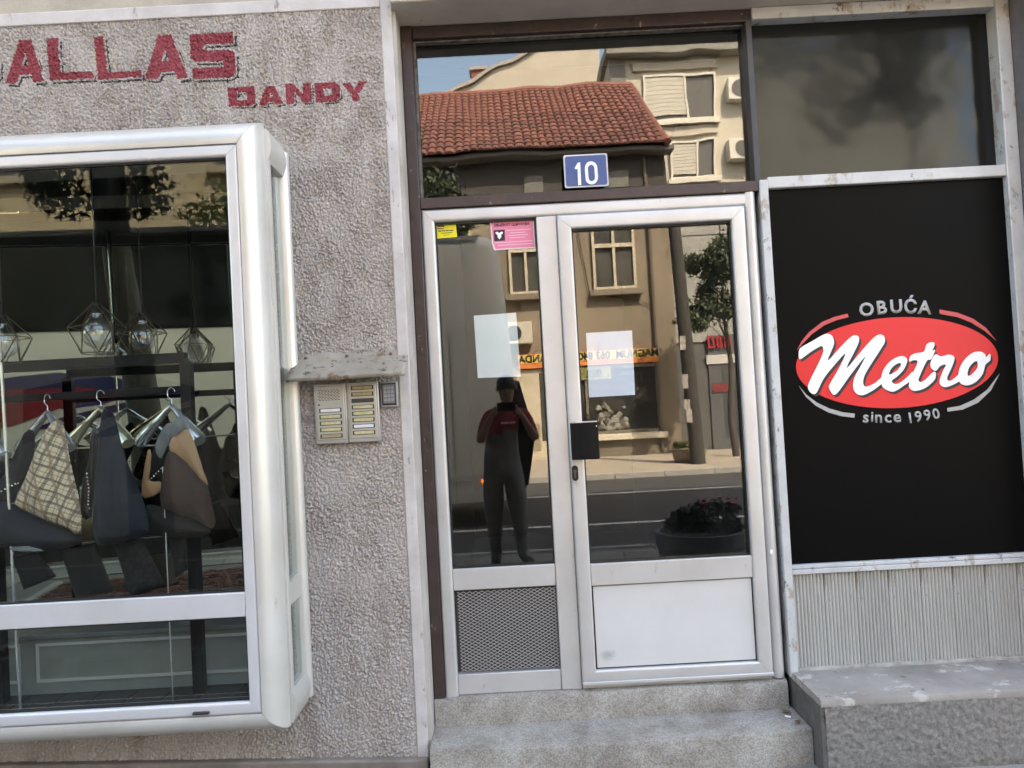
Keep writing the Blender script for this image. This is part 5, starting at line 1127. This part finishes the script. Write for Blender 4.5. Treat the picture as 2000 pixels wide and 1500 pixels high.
for x in (BX0+2.9, BX0+8.9):
    w_ = obj('wheel', MB().tube([(x, -db-.30, RZ+.5), (x, -db+.006, RZ+.5)], .60, 28), m_dark, co, smooth=40)
    obj('tyre', MB().lathe((0,0,0), [(.30,-.12),(.48,-.13),(.50,-.10),(.50,.08),(.48,.12),(.30,.12)], 32), M('tyre_rubber', (.015,.015,.015), rough=.8), w_, smooth=40)
    ty = w_.children[0]; ty.rotation_euler = (math.pi/2, 0, 0); ty.location = (x, -db-.12, RZ+.5)
    obj('rim', MB().lathe((0,0,0), [(0,.06),(.10,.06),(.12,.02),(.24,.04),(.30,.10),(.31,.10)], 28), M('rim_grey', (.30,.30,.31), rough=.4, metal=.6), w_, smooth=40)
    ri = w_.children[-1]
    for ch_ in w_.children:
        if ch_.name.startswith('rim'): ch_.rotation_euler = (-math.pi/2, 0, 0); ch_.location = (x, -db-.1, RZ+.5)
def busp(px, py, dy=0): q = busloc(bounce(px, py, PIV, BN)); return (q.x, -db+.006+dy, q.z)
m_bblue = M('emblem_blue', (.018,.022,.10), rough=.35); m_bred = M('emblem_red', (.22,.016,.022), rough=.35)
obj('emblem', MB().prism([busp(a, b_) for a, b_ in [(-60,752),(30,736),(110,728),(200,732),(280,750),(272,768),(200,790),(130,800),(60,790),(-60,792)]], (0,-.005,0)), m_bblue, co)
obj('emblem', MB().prism([busp(a, b_, .002) for a, b_ in [(-60,765),(60,760),(160,756),(190,760),(150,785),(90,808),(30,830),(-60,850)]], (0,-.005,0)), m_bred, co)
obj('emblem', MB().prism([busp(a, b_, .001) for a, b_ in [(60,840),(120,815),(200,796),(272,780),(240,800),(180,820),(110,835)]], (0,-.005,0)), m_bblue, co)
m_amb = M('amber_marker', (1.0,.16,.02), emit=1.6)
q = busloc(refl(948, 938, db)); bx('marker_light', q.x-.05, q.x+.05, -db, -db+.03, q.z-.02, q.z+.02, m_amb, co)
for px in (406, 418): q = busloc(bounce(px, 966, PIV, BN)); bx('marker_light', q.x-.03, q.x+.03, -db, -db+.03, q.z-.014, q.z+.014, m_amb, co)

# ---- the person taking the picture (seen only in the panes)
def person():
    t = thing('person', 'person in red top and dark lower clothing raising a phone, mirrored in the narrow pane', 'person', (-.06, -3.74, PZ))
    J = {}; 
    def j(n_, x, y, z, r): J[n_] = (Vector((x-.05-(.06 if z < 1.35 and abs(y) < .09 else 0), y-3.74, z+PZ)), r)
    j('pelvis',0,0,.93,.165); j('waist',0,.0,1.06,.155); j('chest',0,0,1.27,.15); j('upper',0,-.005,1.40,.12); j('neck',.01,.01,1.49,.055); j('jaw',.012,.035,1.565,.068); j('head',.012,.02,1.64,.088); j('crown',.012,.0,1.70,.072)
    for s_, n_ in ((-1,'l'),(1,'r')):
        j('sh'+n_, .175*s_,-.005,1.40,.062); j('el'+n_, .255*s_,.10,1.16,.045); j('wr'+n_, .135*s_+.05*0,.325,1.395,.029); j('pm'+n_, .105*s_,.355,1.43,.030)
        j('hp'+n_, .10*s_,0,.86,.135); j('kn'+n_, (.10 if s_ < 0 else .13)*s_,.03*s_,.47,.088); j('an'+n_, (.10 if s_ < 0 else .15)*s_,-.02+.05*s_,.09,.055); j('ft'+n_, (.11 if s_ < 0 else .19)*s_,.10+.05*s_,.035,.042)
        for k in range(4):
            z = 1.395+.022*k; j('f%d%s' % (k,n_), .096*s_,.372,z+.015,.010); j('g%d%s' % (k,n_), .088*s_,.392-.003*k,z+.018,.0085)
        j('th'+n_, .085*s_,.345,1.412,.012); j('ti'+n_, .062*s_,.368,1.43,.009)
    E_ = [('pelvis','waist'),('waist','chest'),('chest','upper'),('upper','neck'),('neck','jaw'),('jaw','head'),('head','crown')]
    for n_ in 'lr':
        E_ += [('upper','sh'+n_),('sh'+n_,'el'+n_),('el'+n_,'wr'+n_),('wr'+n_,'pm'+n_),('pelvis','hp'+n_),('hp'+n_,'kn'+n_),('kn'+n_,'an'+n_),('an'+n_,'ft'+n_),('pm'+n_,'th'+n_),('th'+n_,'ti'+n_)]
        for k in range(4): E_ += [('pm'+n_,'f%d%s' % (k,n_)),('f%d%s' % (k,n_),'g%d%s' % (k,n_))]
    keys = list(J); me = bpy.data.meshes.new('body'); me.from_pydata([J[k][0] for k in keys], [(keys.index(a), keys.index(b)) for a, b in E_], [])
    o = bpy.data.objects.new('body', me); COL.objects.link(o); sk = o.modifiers.new('skin', 'SKIN'); sk.use_smooth_shade = True; sk.branch_smoothing = .4
    for i, k in enumerate(keys):
        v = me.skin_vertices[0].data[i]; r = J[k][1]; v.radius = (r*(1.25 if k in ('pelvis','waist','chest') else 1), r*(.8 if k in ('pelvis','waist','chest','upper') else 1)); v.use_root = (k == 'pelvis')
    su = o.modifiers.new('sub', 'SUBSURF'); su.levels = 2; su.render_levels = 2
    dg_ = bpy.context.evaluated_depsgraph_get(); dg_.update(); m2 = bpy.data.meshes.new_from_object(o.evaluated_get(dg_)); bpy.data.objects.remove(o)
    m2.materials.clear()
    for m_ in (M('skin', (.32,.18,.12), (.28,.15,.10), 12, rough=.55), M('red_top', (.26,.03,.045), (.2,.025,.035), 12, rough=.8), M('dark_grey_cloth', (.17,.17,.17), (.14,.14,.14), 10, rough=.85), M('dark_shoe', (.02,.02,.02), rough=.6)): m2.materials.append(m_)
    for p in m2.polygons:
        c = p.center; z = c.z-PZ; dx_ = abs(c.x+.05); mi = 2
        if z > 1.49: mi = 0
        if 1.24 < z <= 1.49: mi = 1
        if c.y > -3.60 and z > 1.1: mi = 0
        if dx_ > .16 and 1.05 < z < 1.30 and z < 1.24: mi = 0
        if z <= .10: mi = 3
        p.material_index = mi; p.use_smooth = True
    body = link('body', m2, t)
    hd_ = Vector((-.038, -3.72, 1.64+PZ))
    hm = MB(); n1, n2 = 14, 9; V, F = [], []
    for i in range(n2+1):
        ph = math.pi*.62*i/n2
        for k in range(n1):
            a_ = 2*math.pi*k/n1; rr = .101+.004*math.sin(3*a_+i); fr = 1 if math.sin(a_) < .35 or i < 4 else .82
            V.append(hd_+Vector((rr*.92*math.sin(ph)*math.cos(a_), -.008+rr*1.05*math.sin(ph)*math.sin(a_)*fr, .02+rr*1.05*math.cos(ph))))
    F = [(i*n1+k, i*n1+(k+1)%n1, (i+1)*n1+(k+1)%n1, (i+1)*n1+k) for i in range(n2) for k in range(n1)]
    obj('hair', MB().add(V, F), M('dark_hair', (.018,.013,.010), rough=.6), t, smooth=60)
    fc = MB(); fc.lathe(hd_+Vector((0,.092,-.02)), [(0,.028),(.008,.0),(.014,-.018),(0,-.024)], 8)
    obj('nose', fc, MATS['skin'], t, smooth=60)
    for s_ in (-1, 1):
        obj('eye', MB().lathe(hd_+Vector((.032*s_,.083,.006)), [(0,.008),(.010,.004),(.010,-.004),(0,-.008)], 8, sy=.5), m_dark, t, smooth=60); obj('ear', MB().lathe(hd_+Vector((.092*s_,-.005,-.005)), [(0,.03),(.012,.02),(.014,-.01),(0,-.03)], 8, sx=.6), MATS['skin'], t, smooth=60)
    obj('mouth', MB().box(hd_.x-.022, hd_.x+.022, hd_.y+.076, hd_.y+.084, hd_.z-.062, hd_.z-.054), M('lips', (.28,.09,.08), rough=.6), t)
    obj('shirt_print', MB().box(-.10, -.03, -3.74+.122, -3.74+.126, 1.345, 1.362).box(-.02, .03, -3.74+.122, -3.74+.126, 1.345, 1.362), m_swhite, t)
    ph_ = thing('mobile_phone', 'dark phone held up in both hands, mirrored in the narrow pane', 'phone', (-.05, -3.352, 1.47))
    obj('phone_body', MB().box(-.128, .032, -3.358, -3.348, 1.462, 1.542), m_blk, ph_, bev=.004); obj('phone_lens', MB().tube([(0,-3.348,1.52),(0,-3.345,1.52)], .008, 12), m_bgl, ph_)
person()
